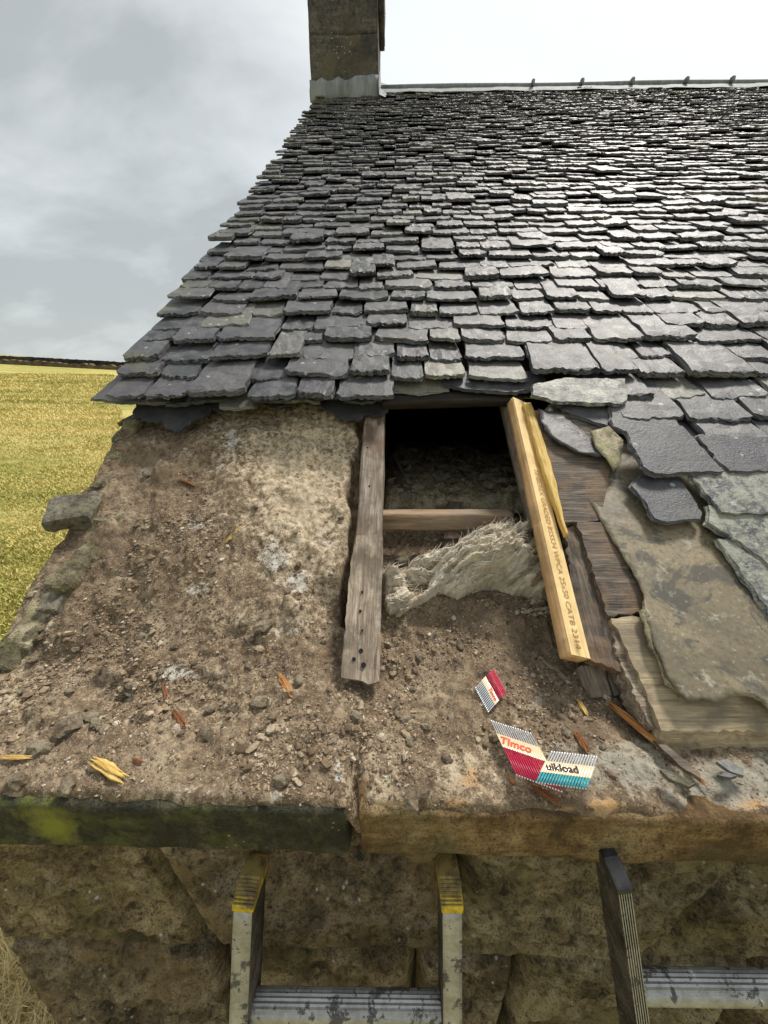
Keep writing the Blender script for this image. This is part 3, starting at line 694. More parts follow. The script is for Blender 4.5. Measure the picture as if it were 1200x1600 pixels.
# scattered chips: one mass of crumbs, the biggest ones singly
ICO = None
bmi = bmesh.new(); bmesh.ops.create_icosphere(bmi, subdivisions=1, radius=1); ICV = np.array([v.co[:] for v in bmi.verts]); ICF = np.array([[v.index for v in f.verts] for f in bmi.faces]); bmi.free()
def chip(rad, r2, flat=0.6):
    v = ICV * (1 + r2.uniform(-.32, .32, (len(ICV), 1))) * np.array([r2.uniform(.8, 1.5), r2.uniform(.6, 1.0), flat * r2.uniform(.6, 1.1)]) * rad
    a = r2.uniform(0, 6.28); t = r2.uniform(-.4, .4); ca, sa, ct, st = math.cos(a), math.sin(a), math.cos(t), math.sin(t)
    v = v @ np.array([[1, 0, 0], [0, ct, st], [0, -st, ct]]); return v @ np.array([[ca, sa, 0], [-sa, ca, 0], [0, 0, 1]])
r2 = np.random.default_rng(11)
OV = np.array([(1, 0, 0), (-1, 0, 0), (0, 1, 0), (0, -1, 0), (0, 0, 1), (0, 0, -1)], float)
OF = np.array([(0, 2, 4), (2, 1, 4), (1, 3, 4), (3, 0, 4), (2, 0, 5), (1, 2, 5), (3, 1, 5), (0, 3, 5)])
def scatter(NC, rmin, rmax, pw, BV, BF, dscale, keepk):
    cx = r2.uniform(-.87, .66, NC); cy = r2.uniform(.392, 1.2, NC); P = np.stack([cx, cy, 0 * cx], 1)
    pr = keepk + dscale * fbm(P, 7, 3, .6, 55) + .5 * dscale * fbm(P, 30, 2, .6, 56) + .30 * (1 - sstep(.55, .95, cy)) * (1 - sstep(-.2, .1, cx))
    pr = np.where((cx > .30) & (cy < .54), pr * .22, pr); pr = np.where((cx > -.42) & (cx < -.1) & (cy > .8), pr * .45, pr); pr = np.where(cy < .43, pr * .55, pr)
    ok = (r2.random(NC) < pr) & ~((cx > .42) & (cy > .62)) & ~((cx > -.13) & (cx < -.02) & (cy > .6)) & (np.abs(cx - .3) + cy > .42)
    cx, cy = cx[ok], cy[ok]; n = len(cx); cz = H(cx, cy)
    rr = rmin + (rmax - rmin) * r2.random(n) ** pw; rr *= np.where((cy < .75) & (cx < 0.05), 1.2, 1.0)
    v = BV[None] * (1 + r2.uniform(-.35, .35, (n, len(BV), 1))) * (np.stack([r2.uniform(.8, 1.5, n), r2.uniform(.6, 1, n), r2.uniform(.35, .7, n)], 1) * rr[:, None])[:, None, :]
    t = r2.uniform(-.5, .5, n)[:, None]; a = r2.uniform(0, 6.28, n)[:, None]
    y_, z_ = v[:, :, 1] * np.cos(t) - v[:, :, 2] * np.sin(t), v[:, :, 1] * np.sin(t) + v[:, :, 2] * np.cos(t)
    x2, y2 = v[:, :, 0] * np.cos(a) - y_ * np.sin(a), v[:, :, 0] * np.sin(a) + y_ * np.cos(a)
    V = np.stack([x2 + cx[:, None], y2 + cy[:, None], z_ + (cz + rr * .2)[:, None]], 2).reshape(-1, 3)
    return V, (BF[None] + (np.arange(n) * len(BV))[:, None, None]).reshape(-1, 3)
Va, Fa = scatter(70000, .0011, .0030, 2.0, OV, OF, 1.3, .55); Vb, Fb = scatter(9000, .0026, .0085, 4.0, ICV, ICF, 1.6, .35)
link('gravel', mesh_np('gravel', np.concatenate([Va, Vb]), np.concatenate([Fa, Fb + len(Va)]), False), M_PEB, kind='stuff', label='fine stone crumbs and mortar chips strewn over the wall head', cat='gravel')
# single loose stones
chip_meshes = []
for k in range(8):
    bm_ = bmesh.new(); bmesh.ops.create_icosphere(bm_, subdivisions=2, radius=1); r3 = np.random.default_rng(90 + k)
    o3 = r3.uniform(0, 50, 3); vv = np.array([v.co[:] for v in bm_.verts]); ff = np.array([[v.index for v in f.verts] for f in bm_.faces]); bm_.free()
    nv = np.round(vv / .55) * .55 * .45 + vv * .55
    vv = nv * (1 + .30 * fbm(vv + o3, 1.3, 2, .5, k)[:, None]) * np.array([1.15, .85, .6])
    m_ = mesh_np('loose_stone', vv, ff, False); m_.materials.append(M_CHIP); chip_meshes.append(m_)
special = [(440, 1210, .0125, 'pale buff stone lump on the coping, left of the joint between the coping stones'), (644, 1236, .0125, 'grey stone lump standing on the dark patch just right of the coping joint'),
           (661, 1227, .010, 'small buff stone touching the grey lump on the dark coping patch'), (148, 1126, .012, 'white flat stone chip lying among the rubble above the yellow splinter'),
           (163, 1136, .008, 'thin white stone sliver beside the flat white chip'), (24, 1208, .014, 'grey flat stone at the left edge of the coping'),
           (102, 1216, .014, 'cream stone below the yellow splinter near the coping edge'), (418, 1020, .018, 'orange tinted stone beside the brown splinter under the bleached patch'),
           (320, 1140, .016, 'flat tan stone right of the small red brown splinter'), (108, 1135, .020, 'broad flat tan stone left of the white chip'),
           (60, 1165, .016, 'pale greenish stone at left near the long thin splinter'), (230, 740, .015, 'whitish stone set in the dark earth near the upper gable edge'),
           (405, 1100, .015, 'pink buff stone between the two brown splinters on the rubble')]
for k, (px, py, r_, lab) in enumerate(special):
    p = on_roof(px, py, C_MAS) if py < 930 else on_z(px, py, -.58)
    z = float(H([p.x], [p.y])[0])
    M = Matrix.Translation((p.x, p.y, z + r_ * .25)) @ Matrix.Rotation(k * 1.9, 4, 'Z') @ Matrix.Scale(r_, 4)
    link('loose_stone', chip_meshes[k % 8], None, None, M, lab, 'stone')
cnt = 0
while cnt < 75:
    x, y = r2.uniform(-.82, .36), r2.uniform(.435, .98)
    if y > .70 and r2.random() < .65: continue
    if -.13 < x < .0 and y > .58: continue
    z = float(H([x], [y])[0]); r_ = r2.uniform(.0055, .0105)
    M = Matrix.Translation((x, y, z + r_ * .3)) @ Matrix.Rotation(r2.uniform(0, 6), 4, 'Z') @ Matrix.Rotation(r2.uniform(-.4, .4), 4, 'X') @ Matrix.Scale(r_, 4)
    link('loose_stone', chip_meshes[cnt % 8], None, None, M, 'small angular buff stone chip loose on the brown rubble', 'stone', 'stone chips scattered over the wall head'); cnt += 1

# --- verge stones along the broken gable edge
def stone_at(name, px, py, c, sx, sy, sz, m, seed, rz=0, tilt=0.0, parent=house, lift=0.0, **kw):
    p = on_roof(px, py, c)
    me = rough_block(name, sx, sy, sz, .006, .009, 34, .007, seed, .022, 14, smooth=False)
    M = Matrix.Translation((p.x, p.y, p.z + lift)) @ Matrix.Rotation(rz, 4, 'Z') @ Matrix.Rotation(TH * .8 + tilt, 4, 'X') @ Matrix.Rotation(tilt * .7, 4, 'Y')
    return link(name, me, m, parent, M, **kw)
for i, a in enumerate([(q_[0] + (10 if q_[1] < 800 else 26), q_[1], q_[2] * .62, q_[3] * .95, q_[4] * .7, q_[5]) for q_ in [(196, 655, .09, .09, .035, M_VERGE), (192, 680, .07, .10, .05, M_VERGE), (180, 705, .06, .10, .045, M_YELLOWSTONE), (166, 740, .055, .13, .04, M_VERGE),
                       (148, 775, .05, .12, .04, M_YELLOWSTONE), (118, 850, .075, .13, .05, M_VERGE), (98, 890, .08, .12, .06, M_VERGE), (70, 930, .08, .11, .05, M_GREYSTONE), (30, 975, .10, .12, .045, M_YELLOWSTONE), (150, 820, .06, .07, .04, M_YELLOWSTONE),
                       (5, 1010, .09, .10, .05, M_VERGE)]]):
    stone_at('verge_stone', a[0], a[1], C_MAS + .005, a[2], a[3], a[4], a[5], 60 + i, rz=-.12 + .5 * ((i * 37) % 10 - 5) / 10, tilt=.12 * ((i * 53) % 7 - 3) / 3)
stone_at('loose_flagstone', 112, 800, C_MAS - .030, .098, .09, .030, M_GREYSTONE, 88, rz=.35, tilt=-.1, parent=None, label='flat grey flagstone lump perched on the broken gable edge above the grass', cat='stone')

# --- rafters and loft
def beam(name, A, B_, w_, h_, m, parent, up, seed=0, res=.012, amp=.002, rad=.004, **kw):
    A, B_ = Vector(A), Vector(B_); L = (B_ - A).length; M = axis_frame((A + B_) / 2, B_ - A, up)
    me = rough_block(name, L, w_, h_, rad, amp, 30, res, seed, aniso=(.15, 1, 1))
    return link(name, me, m, parent, M, **kw)
def raft_taper(P):
    t = sstep(.16, .22, -(P[:, 0] - .0))              # foot end is wider
    P = P.copy(); P[:, 1] *= 1 + .10 * t
    P[:, 0] += np.where(P[:, 0] < -.30, .010 * np.sin(P[:, 1] * 150), 0)
    return P
A, B_ = RL_A, RL_B + S * .25
L = (B_ - A).length
me = rough_block('rafter', L, .062, .062, .005, .003, 34, .007, 71, .004, 9, taper=raft_taper, aniso=(.2, 1, 1))
M = axis_frame((A + B_) / 2, B_ - A, NN); M.translation -= NN * .031
raft = link('rafter', me, M_OLDWOOD, house, M, label='weathered grey rafter with a rotten tan foot and nail holes')
# tan rotten scab on the lower half of the rafter
def px_plate(name, pts, c, thick, m, parent, step=.012, jit=.002, layers=2, out=.001, res=.02, amp=.001, seed=0, along=None, **kw):
    W3 = [on_roof(x, y, c) for x, y in pts]; o = sum(W3, Vector()) / len(W3)
    if along is None: ex, ey = U, S
    else:
        ex = (on_roof(*along[1], c) - on_roof(*along[0], c)).normalized(); ey = NN.cross(ex).normalized()
    poly = [((p - o).dot(ex), (p - o).dot(ey)) for p in W3]
    poly = densify(poly, step, jit, seed)
    tf = (lambda x, y: amp * mnoise.noise(Vector((x * 30, y * 30, seed)))) if amp else None
    me = plate(name, poly, thick, layers, out, jit * .6, res, tf, seed)
    return link(name, me, m, parent, frame(o - NN * thick, ex, ey, NN), **kw)
px_plate('rafter_scab', [(533, 1058), (537, 1010), (541, 960), (545, 905), (550, 868), (558, 836), (597, 834), (596, 905), (594, 1000), (593, 1064), (575, 1069), (558, 1062)], C_RAFT - .004, .012, M_OLDTAN, raft, .01, .0015, 3, .001, .01, .003, 5, along=((563, 1060), (575, 850)), label='rotten tan foot of the rafter with nail holes')
for (px, py, r_) in [(564, 1017, .0045), (553, 1030, .004), (568, 1039, .005), (563, 955, .003), (566, 985, .002), (566, 925, .0025), (574, 700, .003), (577, 760, .003), (570, 845, .003), (590, 845, .002)]:
    p = on_roof(px, py, C_RAFT - (.0055 if py > 852 else .0005)); me_ = bpy.data.meshes.new('nail_hole'); bm_ = bmesh.new(); bmesh.ops.create_cone(bm_, segments=9, radius1=r_, radius2=r_, depth=.003, cap_ends=True); bm_.to_mesh(me_); bm_.free()
    link('nail_hole', me_, M_HOLE, raft, roof_frame(p))
# rafter hidden beside the new batten, with its inner face showing in the hole
RR_A, RR_B = on_roof(885, 965, C_RAFT + .02), on_roof(800, 600, C_RAFT + .02)
beam('rafter', RR_A + S * .05 + Vector((-.004, 0, 0)), RR_B + S * 3.5, .05, .07, M_OLDWOOD, house, NN, 72, .02, label='dark old rafter along the right side of the opening')
for k in range(4): beam('rafter', (1.0 + .55 * k, .75, SL * .75 - 1.02), (1.0 + .55 * k, YR - .1, SL * (YR - .1) - 1.02), .05, .08, M_DARKROOF, house, NN, 73 + k, .3)
# cross timber
ja, jb = on_y(541, 818, 1.0), on_y(802, 818, 1.0)
beam('cross_timber', (ja.x, 1.02, ja.z + .003), (jb.x, 1.02, jb.z + .003), .045, .050, M_JOIST, house, (0, 0, 1), 76, .008, .0025, .004, label='short pale timber nailed across the opening')
beam('ceiling_joist', (.16, .95, -.50), (.44, 2.6, -.45), .05, .09, M_OLDWOOD, house, (0, 0, 1), 77, .03)
beam('ceiling_joist', (.05, 1.35, -.46), (-.09, 2.6, -.46), .05, .09, M_OLDWOOD, house, (0, 0, 1), 78, .03)
# eaves board over the opening
ha, hb = on_roof(597, 628, C_BOARD + .006), on_roof(800, 622, C_BOARD + .006)
beam('tilting_fillet', ha, hb + Vector((.03, 0, 0)), .045, .028, M_DARKROOF, house, NN, 79, .01, .002, .003, label='blackened board across the top of the opening')

# loft: dark sarking carried on up to the ridge, ceiling and far floor
roof_me = poly_prism
ys0 = 1.36
def roof_slab(name, x0, x1, y0, y1, c, th, m, parent, back=False):
    if not back:
        p = [Vector((x0, y0, SL * y0 - c)), Vector((x1, y0, SL * y0 - c)), Vector((x1, y1, SL * y1 - c)), Vector((x0, y1, SL * y1 - c))]; off = NN * -th
    else:
        zb = lambda y: SL * (2 * YR - y) - c
        p = [Vector((x0, y0, zb(y0))), Vector((x1, y0, zb(y0))), Vector((x1, y1, zb(y1))), Vector((x0, y1, zb(y1)))]; off = Vector((0, -.57, -.82)) * th
    V = [tuple(q) for q in p] + [tuple(q + off) for q in p]
    Fc = [(0, 1, 2, 3), (7, 6, 5, 4), (0, 4, 5, 1), (1, 5, 6, 2), (2, 6, 7, 3), (3, 7, 4, 0)]
    return link(name, mesh_np(name, V, Fc, False), m, parent)
roof = roof_slab('roof', -.80, 8.3, 1.34, YR, C_BOARD, .022, M_DARKROOF, house)
roof_slab('sarking', 1.15, 8.3, .52, 1.338, C_BOARD + .002, .022, M_DARKROOF, roof)
roof_slab('rear_roof', -.80, 8.3, YR, YB + .2, C_BOARD - .02, .03, M_SLATE, house, back=True)
poly_prism('loft_floor', [(-.1, 1.0, -.62), (7.5, 1.0, -.62), (7.5, YB, -.62), (-.1, YB, -.62)], (0, 0, -.05), M_DARKJOINT, house)

# --- boards and felt on the right
px_plate('sarking_board', [(828, 640), (960, 652), (952, 740), (940, 812), (878, 818), (858, 735)], C_BOARD - .036, .020, M_BLACKWOOD, house, .012, .002, 3, .001, .015, .002, 11, label='blackened sarking board with knots beside the new batten')
px_plate('sarking_board', [(902, 816), (945, 814), (1010, 935), (1004, 957), (950, 962), (930, 905)], C_BOARD - .038, .022, M_BLACKWOOD, house, .010, .003, 4, .002, .012, .003, 12, label='short rotten sarking board breaking up at its left end')
px_plate('sarking_board', [(955, 966), (1040, 960), (1150, 980), (1330, 980), (1345, 1144), (1200, 1142), (1033, 1141), (1000, 1062)], C_BOARD - .041, .032, M_BOARD, house, .010, .003, 3, .0005, .015, .001, 13, along=((1033, 1140), (1200, 1140)), label='pale eaves board with a clean sawn front edge')
eb = [o_ for o_ in bpy.data.objects if o_.get('label') == 'pale eaves board with a clean sawn front edge'][0].data
ylo = min(v_.co.y for v_ in eb.vertices)
for v_ in eb.vertices:                                    # plumb-cut front edge
    if v_.co.y < ylo + .02 and v_.co.z < .031: v_.co.y -= (1 - v_.co.z / .032) * .026
px_plate('rotten_fillet', [(882, 824), (905, 822), (930, 880), (955, 965), (975, 1015), (972, 1050), (950, 1042), (930, 1035), (912, 1018), (895, 930)], C_BOARD - .024, .024, M_BLACKWOOD, house, .008, .004, 4, .002, .010, .005, 14, along=((890, 830), (940, 1030)), label='crumbling brown timber strip right of the new batten')
px_plate('rotten_end', [(957, 972), (984, 985), (1010, 1060), (1032, 1112), (1022, 1140), (998, 1100), (975, 1045), (958, 1010)], C_BOARD - .030, .045, M_OLDTAN, house, .006, .0035, 6, .003, .010, .006, 15, label='torn crumbling end of the eaves board')
for i, (pts, mm) in enumerate([([(908, 1040), (944, 1042), (956, 1086), (925, 1090)], M_OLDTAN), ([(948, 1044), (972, 1048), (984, 1082), (960, 1088)], M_OLDTAN), ([(974, 1042), (990, 1050), (1000, 1086), (987, 1088)], M_BLACKWOOD)]):
    px_plate('packing_block', pts, C_BOARD + .048, .060 - .01 * i, mm, house, .01, .0012, 3, .0, .012, .001, 30 + i, along=((908, 1040), (925, 1090)))
felt_pts = [(845, 640), (905, 648), (925, 668), (940, 700), (935, 735), (922, 778), (940, 812), (960, 850), (985, 890), (1003, 932), (1000, 960), (1010, 985), (1016, 1015), (1024, 1030), (1032, 1060),
            (1048, 1085), (1062, 1100), (1085, 1099), (1108, 1103), (1130, 1094), (1155, 1092), (1175, 1100), (1190, 1118), (1212, 1128), (1330, 1120), (1330, 760), (1180, 640), (1000, 600), (880, 600)]
o3 = on_roof(1050, 900, C_BOARD - .024)
def felt_mesh(name, pts, c, seed, amp, jit=.0018, thick=.002, curl=.0):
    W3 = [on_roof(x, y, c) for x, y in pts]; o = sum(W3, Vector()) / len(W3)
    poly = densify([((p - o).dot(U), (p - o).dot(S)) for p in W3], .012, jit, seed)
    A_ = np.array(poly)
    def tf(x, y):
        d = float(np.min(np.hypot(A_[:, 0] - x, A_[:, 1] - y)))
        return amp * (mnoise.noise(Vector((x * 7, y * 7, seed))) + .45 * mnoise.noise(Vector((x * 19, y * 19, seed + 3)))) + curl * max(0, 1 - d / .02) * (mnoise.noise(Vector((x * 14, y * 14, seed + 7))) * .5 + .5)
    return plate(name, poly, thick, 1, .0, 0, .014, tf, seed, True), roof_frame(o)
fm, FM = felt_mesh('roofing_felt', felt_pts, C_BOARD - .045, 3, .0018, curl=.003)
FM = FM @ Matrix.Rotation(R(-3.6), 4, 'X')
felt = link('roofing_felt', fm, M_FELT, house, FM, label='stained grey brown roofing felt torn along its lower edge')
fm, FM = felt_mesh('felt_scrap', [(922, 676), (950, 668), (972, 690), (970, 722), (958, 738), (946, 716), (930, 700)], C_BOARD - .056, 4, .004, curl=.008)
link('felt_scrap', fm, M_YELLOWSTONE, house, FM, label='pale curled felt scrap under the slates')
fm, FM = felt_mesh('felt_scrap', [(840, 640), (880, 650), (925, 690), (938, 716), (900, 708), (868, 690), (850, 672)], C_BOARD - .050, 6, .004, .004, curl=.006)
link('felt_scrap', fm, M_BFELT, house, FM, label='torn dark felt layer against the new batten')
fm, FM = felt_mesh('felt_scrap', [(1004, 940), (1016, 985), (1030, 990), (1040, 1030), (1052, 1045), (1060, 1090), (1038, 1070), (1026, 1030), (1012, 1010), (1000, 965)], C_BOARD - .056, 8, .005, .006, curl=.006)
link('felt_scrap', fm, M_YELLOWSTONE, house, FM, label='pale yellow peeling edge of the felt')
# torn black felt under the eaves slates, left
fm, FM = felt_mesh('torn_felt', [(208, 615), (330, 612), (420, 620), (500, 612), (612, 612), (606, 640), (598, 652), (575, 648), (560, 660), (530, 655), (505, 640), (470, 630), (430, 640), (400, 632), (372, 640), (345, 648), (332, 640), (318, 655), (300, 660), (283, 676), (262, 672), (252, 660), (232, 662), (212, 650)], C_SLATE + .034, 9, .004, .007, .004, curl=.004)
for q_ in fm.polygons: q_.use_smooth = False
link('torn_felt', fm, M_BFELT, house, FM, label='ragged black felt hanging below the lowest slates')

# ------------------------------------------------------------------ slates
def slate_mesh(wd_, ln, th, seed, rag=1.0, pale=False):
    r = random.Random(seed); h = wd_ / 2; nb = 18; bl = r.uniform(.06, .22); brr = r.uniform(.06, .22)
    pts = []
    sk = r.uniform(-.02, .02)
    for i in range(nb + 1):
        t = i / nb; x = -h + wd_ * t; y = 0
        y += rag * (.0042 * r.uniform(-1, 1) + .008 * mnoise.noise(Vector((t * 4, seed * 1.7, 0))))
        y += wd_ * bl * .45 * max(0, 1 - t / .14) ** 1.5 + wd_ * brr * .45 * max(0, (t - .86) / .14) ** 1.5
        y += sk * (t - .5)
        pts.append((x, y))
    for i in range(1, 5): pts.append((h + rag * r.uniform(-.0035, .0035) - .012 * (i / 5) * wd_ / .2, ln * i / 5))
    pts.append((h * .92, ln)); pts.append((-h * .92, ln))
    for i in range(4, 0, -1): pts.append((-h + rag * r.uniform(-.0035, .0035) + .012 * (i / 5) * wd_ / .2, ln * i / 5))
    dx, dy = r.uniform(-.5, .5), r.uniform(-.3, .3)
    tf = lambda x, y: .0042 * mnoise.noise(Vector((x * 20, y * 20, seed))) - th * .25 * max(0, 1 - y / .014) * (0.5 + .5 * mnoise.noise(Vector((x * 40, 0, seed))))
    return plate('slate', pts, th, 5, .008, .0036 * rag, .03, tf, seed, False, .001, True)
VARS = []
for k in range(34):
    r = random.Random(k); m_ = slate_mesh(.18 * r.uniform(.85, 1.25), .26, r.uniform(.010, .019), 100 + k, r.uniform(.8, 1.7)); m_.materials.append(M_SLATE)
    xs_ = [v.co.x for v in m_.vertices]; VARS.append((m_, max(xs_) - min(xs_)))
YBK = [(100, 626), (300, 620), (640, 620), (760, 616), (800, 603), (835, 606), (870, 610), (905, 622), (950, 652), (985, 672), (1010, 690), (1085, 692), (1095, 740), (1300, 745)]
def yb(px):
    for (a, ya), (b_, yb_) in zip(YBK, YBK[1:]):
        if a <= px <= b_: return ya + (yb_ - ya) * (px - a) / (b_ - a)
    return YBK[0][1] if px < 100 else YBK[-1][1]
org = Vector((0, 0, -C_SLATE))
SMAX = YR / math.cos(TH)
ent = []; s = 1.533 - .095 * 9; row = 0; rs = random.Random(5)
while s < SMAX - .02:
    f_ = min(1, max(0, (s - 1.3) / 5.2)); ex = .095 - .035 * f_; wm = .150 - .048 * f_
    x = VX + .06 + rs.uniform(-.04, .02); first = True
    x0v = -.86 + .10 * f_
    x = x0v + rs.uniform(-.016, .016)
    xmax = 3.2 + s * .75
    while x < xmax:
        wd_ = wm * rs.uniform(.68, 1.42)
        if x < xmax:
            ent.append((x + wd_ / 2, s + rs.uniform(-.009, .009), wd_ * .975, ex, row, rs.random()))
        x += wd_
    s += ex * rs.uniform(.94, 1.06); row += 1
def slate_M(x, s_, wd_, ex, q):
    r = random.Random(int(q * 1e9)); k = r.randrange(len(VARS)); me_, w0 = VARS[k]
    tilt = .0115 / ex * 1.15 + r.uniform(-.03, .05); yaw = r.gauss(0, .042); roll = r.gauss(0, .018)
    hh = .030 + r.uniform(-.005, .008) + (.010 if r.random() < .07 else 0)
    p = org + U * x + S * s_ + NN * hh
    Mr = roof_frame(p) @ Matrix.Rotation(yaw, 4, 'Z') @ Matrix.Rotation(-tilt, 4, 'X') @ Matrix.Rotation(roll, 4, 'Y')
    Ms = Matrix.Diagonal((wd_ / w0 * (-1 if r.random() < .0 else 1), ex * 2.1 / .26, (.45 + .50 * ex / .095) * (0.75 + .5 * r.random()), 1))
    return me_, Mr @ Ms
items = []
for (x, s_, wd_, ex, row, q) in ent:
    p = org + U * x + S * s_ + NN * .04
    a, b_, c_ = project(np.array([p])); a, b_ = a[0], b_[0]
    if (c_[0] < .1 or b_ > yb(a)) and not (x > 1.02 and (a > 1250 or c_[0] < .1)): continue
    if (CHL.x - .02 < x < CHR.x + .0) and p.y > CHL.y + .03: continue
    cs = [org + U * (x + dx) + S * (s_ + dy) for dx, dy in ((-wd_ / 2, 0), (wd_ / 2, 0), (wd_ / 2, ex), (-wd_ / 2, ex))]
    qx, qy, _ = project(np.array(cs)); cx_ = np.clip(qx, 0, 1200); cy_ = np.clip(qy, 0, 1600)
    ar = .5 * abs(np.dot(cx_, np.roll(cy_, -1)) - np.dot(cy_, np.roll(cx_, -1)))
    items.append((ar, x, s_, wd_, ex, q))
items.sort(key=lambda t: -t[0])
for (ar, x, s_, wd_, ex, q) in items[:288]:
    me_, M = slate_M(x, s_, wd_, ex, q); link('slate', me_, None, roof, M)
VS, FS, n0 = [], [], 0; cache = {}
for (ar, x, s_, wd_, ex, q) in items[288:]:
    me_, M = slate_M(x, s_, wd_, ex, q)
    if me_.name not in cache:
        v = np.empty(len(me_.vertices) * 3, np.float32); me_.vertices.foreach_get('co', v); cache[me_.name] = (v.reshape(-1, 3), [tuple(p.vertices) for p in me_.polygons])
    v, fcs = cache[me_.name]; A_ = np.array(M); VS.append(v @ A_[:3, :3].T + A_[:3, 3]); FS += [tuple(i + n0 for i in f) for f in fcs]; n0 += len(v)
mm = mesh_np('small_slates', np.concatenate(VS), FS, False)
link('small_slates', mm, M_SLATE, roof, kind='stuff', label='courses of smaller slates rising to the ridge')
print('slates', len(items), 'rows', row)

# hand placed slates at the broken edge
def slate_px(pts, c, th, m, seed, label=None, drop=.0, name='slate', jit=.0035, parent=None, tilt=.0):
    W3 = [on_roof(x, y, c) for x, y in pts]; o = sum(W3, Vector()) / len(W3)
    poly = densify([((p - o).dot(U), (p - o).dot(S)) for p in W3], .013, jit, seed)
    tf = lambda x, y: .003 * mnoise.noise(Vector((x * 14, y * 14, seed)))
    me_ = plate(name, poly, th, 4, .005, .003, .025, tf, seed, False)
    return link(name, me_, m, parent or roof, roof_frame(o) @ Matrix.Rotation(-tilt, 4, 'X'), label=label)
slate_px([(1000, 735), (1020, 745), (1125, 742), (1100, 715), (1060, 672), (975, 680)], C_BOARD - .078, .014, M_SLATE, 201, 'broad dark slate at the stepped edge')
slate_px([(1118, 728), (1135, 741), (1215, 742), (1235, 690), (1085, 685)], C_BOARD - .076, .013, M_SLATE, 202)
slate_px([(1075, 748), (1120, 806), (1145, 808), (1290, 806), (1290, 730), (1085, 738)], C_BOARD - .068, .014, M_SLATE_P, 203, 'large pale green grey slate at right')
slate_px([(1100, 822), (1150, 852), (1205, 893), (1330, 960), (1330, 800), (1100, 795)], C_BOARD - .060, .014, M_SLATE_P, 204, 'pale mossy slate running out of the picture')
slate_px([(1115, 846), (1160, 910), (1205, 972), (1330, 1100), (1330, 880), (1150, 850)], C_BOARD - .054, .012, M_SLATE_P, 205, 'lowest greenish slate lying askew on the felt')
slate_px([(1018, 815), (1038, 820), (1088, 816), (1092, 806), (1060, 752), (1000, 745), (985, 762), (1003, 785)], C_BOARD - .058, .010, M_SLATE, 206, 'small black slate slipped down onto the felt', tilt=.06, jit=.002)
slate_px([(830, 622), (870, 632), (965, 636), (976, 630), (973, 598), (880, 596), (832, 606)], C_SLATE - .048, .013, M_SLATE_P, 207, 'pale cream edged slate above the new batten')
slate_px([(862, 632), (900, 655), (950, 672), (960, 660), (935, 628), (850, 618)], C_SLATE - .020, .012, M_SLATE, 208)
slate_px([(955, 672), (1000, 686), (1062, 684), (1040, 640), (950, 636)], C_SLATE - .032, .013, M_SLATE, 209)
slate_px([(145, 626), (180, 631), (255, 630), (280, 600), (215, 580), (190, 588)], C_SLATE + .004, .010, M_SLATE, 210, 'slate jutting out over the gable verge')
r = random.Random(44)
for k, (xa, xb, yt) in enumerate([(205, 268, 634), (262, 318, 640), (312, 352, 636), (346, 398, 640), (392, 452, 632), (446, 500, 634), (494, 548, 628), (540, 604, 634)]):
    yy = yt + r.uniform(-4, 3)
    slate_px([(xa, yy), (xa + (xb - xa) * .4, yy + r.uniform(-3, 4)), (xb, yy + r.uniform(-5, 2)), (xb + 6, 598), (xa + 8, 598)], C_SLATE + .010 + .004 * (k % 2), .011, M_SLATE, 220 + k, 'undercourse slate with a broken tail' if k == 1 else None, tilt=.05, jit=.005)
slate_px([(600, 612), (660, 618), (700, 612), (700, 595), (600, 592)], C_SLATE + .000, .009, M_SLATE, 214)
slate_px([(690, 606), (745, 614), (805, 618), (850, 606), (850, 585), (700, 585)], C_SLATE - .006, .012, M_SLATE, 215)

# --- ridge, flashing, chimney
ridge_pts = []
x0r, x1r = CHR.x + .02, 8.2
def tube(name, pts, rad, m, parent, seg=10, sq=1.0, **kw):
    V, Fc = [], []
    for i, p in enumerate(pts):
        p = Vector(p); d = (Vector(pts[min(i + 1, len(pts) - 1)]) - Vector(pts[max(i - 1, 0)])).normalized(); up = Vector((0, 0, 1)) if abs(d.z) < .9 else Vector((0, 1, 0))
        a = d.cross(up).normalized(); b_ = a.cross(d); rr2 = rad[i] if isinstance(rad, (list, tuple)) else rad
        for k in range(seg):
            t = 2 * math.pi * k / seg; V.append(p + a * math.cos(t) * rr2 + b_ * math.sin(t) * rr2 * sq)
        if i:
            q = i * seg
            for k in range(seg): Fc.append((q - seg + k, q - seg + (k + 1) % seg, q + (k + 1) % seg, q + k))
    Fc.append(tuple(range(seg))[::-1]); Fc.append(tuple(range(len(V) - seg, len(V))))
    return link(name, mesh_np(name, V, Fc, True), m, parent, **kw)
rid = tube('ridge_roll', [(x, YR, ZR + .066 + .004 * math.sin(x * 3)) for x in np.linspace(x0r, x1r, 24)], .026, M_LEAD, house, label='grey lead ridge roll along the top of the roof')
pts = []
V = []; Fc = []
for i, x in enumerate(np.linspace(x0r, x1r, 60)):
    j = .008 * math.sin(i * 2.1) + .006 * math.sin(i * 5.3)
    V += [(x, YR - .14 + j, SL * (YR - .14) - C_SLATE + .060), (x, YR, ZR + .072), (x, YR + .14, SL * (YR - .14) - C_SLATE + .06)]
    if i: a = 3 * i; Fc += [(a - 3, a, a + 1, a - 2), (a - 2, a + 1, a + 2, a - 1)]
link('ridge_wing', mesh_np('ridge_wing', V, Fc), M_LEAD, rid)
for px in (832, 908, 986, 1070, 1141, 1225):
    p = on_y(px, 134, YR - .03); beam('ridge_clip', (p.x - .016, YR - .04, ZR + .072), (p.x + .016, YR - .04, ZR + .072), .05, .045, M_LEAD, rid, (0, 0, 1), int(px), .02, .004, .01)
ch_y0 = CHL.y
chim = thing('chimney', ((CHL.x + CHR.x) / 2, ch_y0 + .4, CHL.z), 'x', 'x')
del chim['category']; del chim['label']
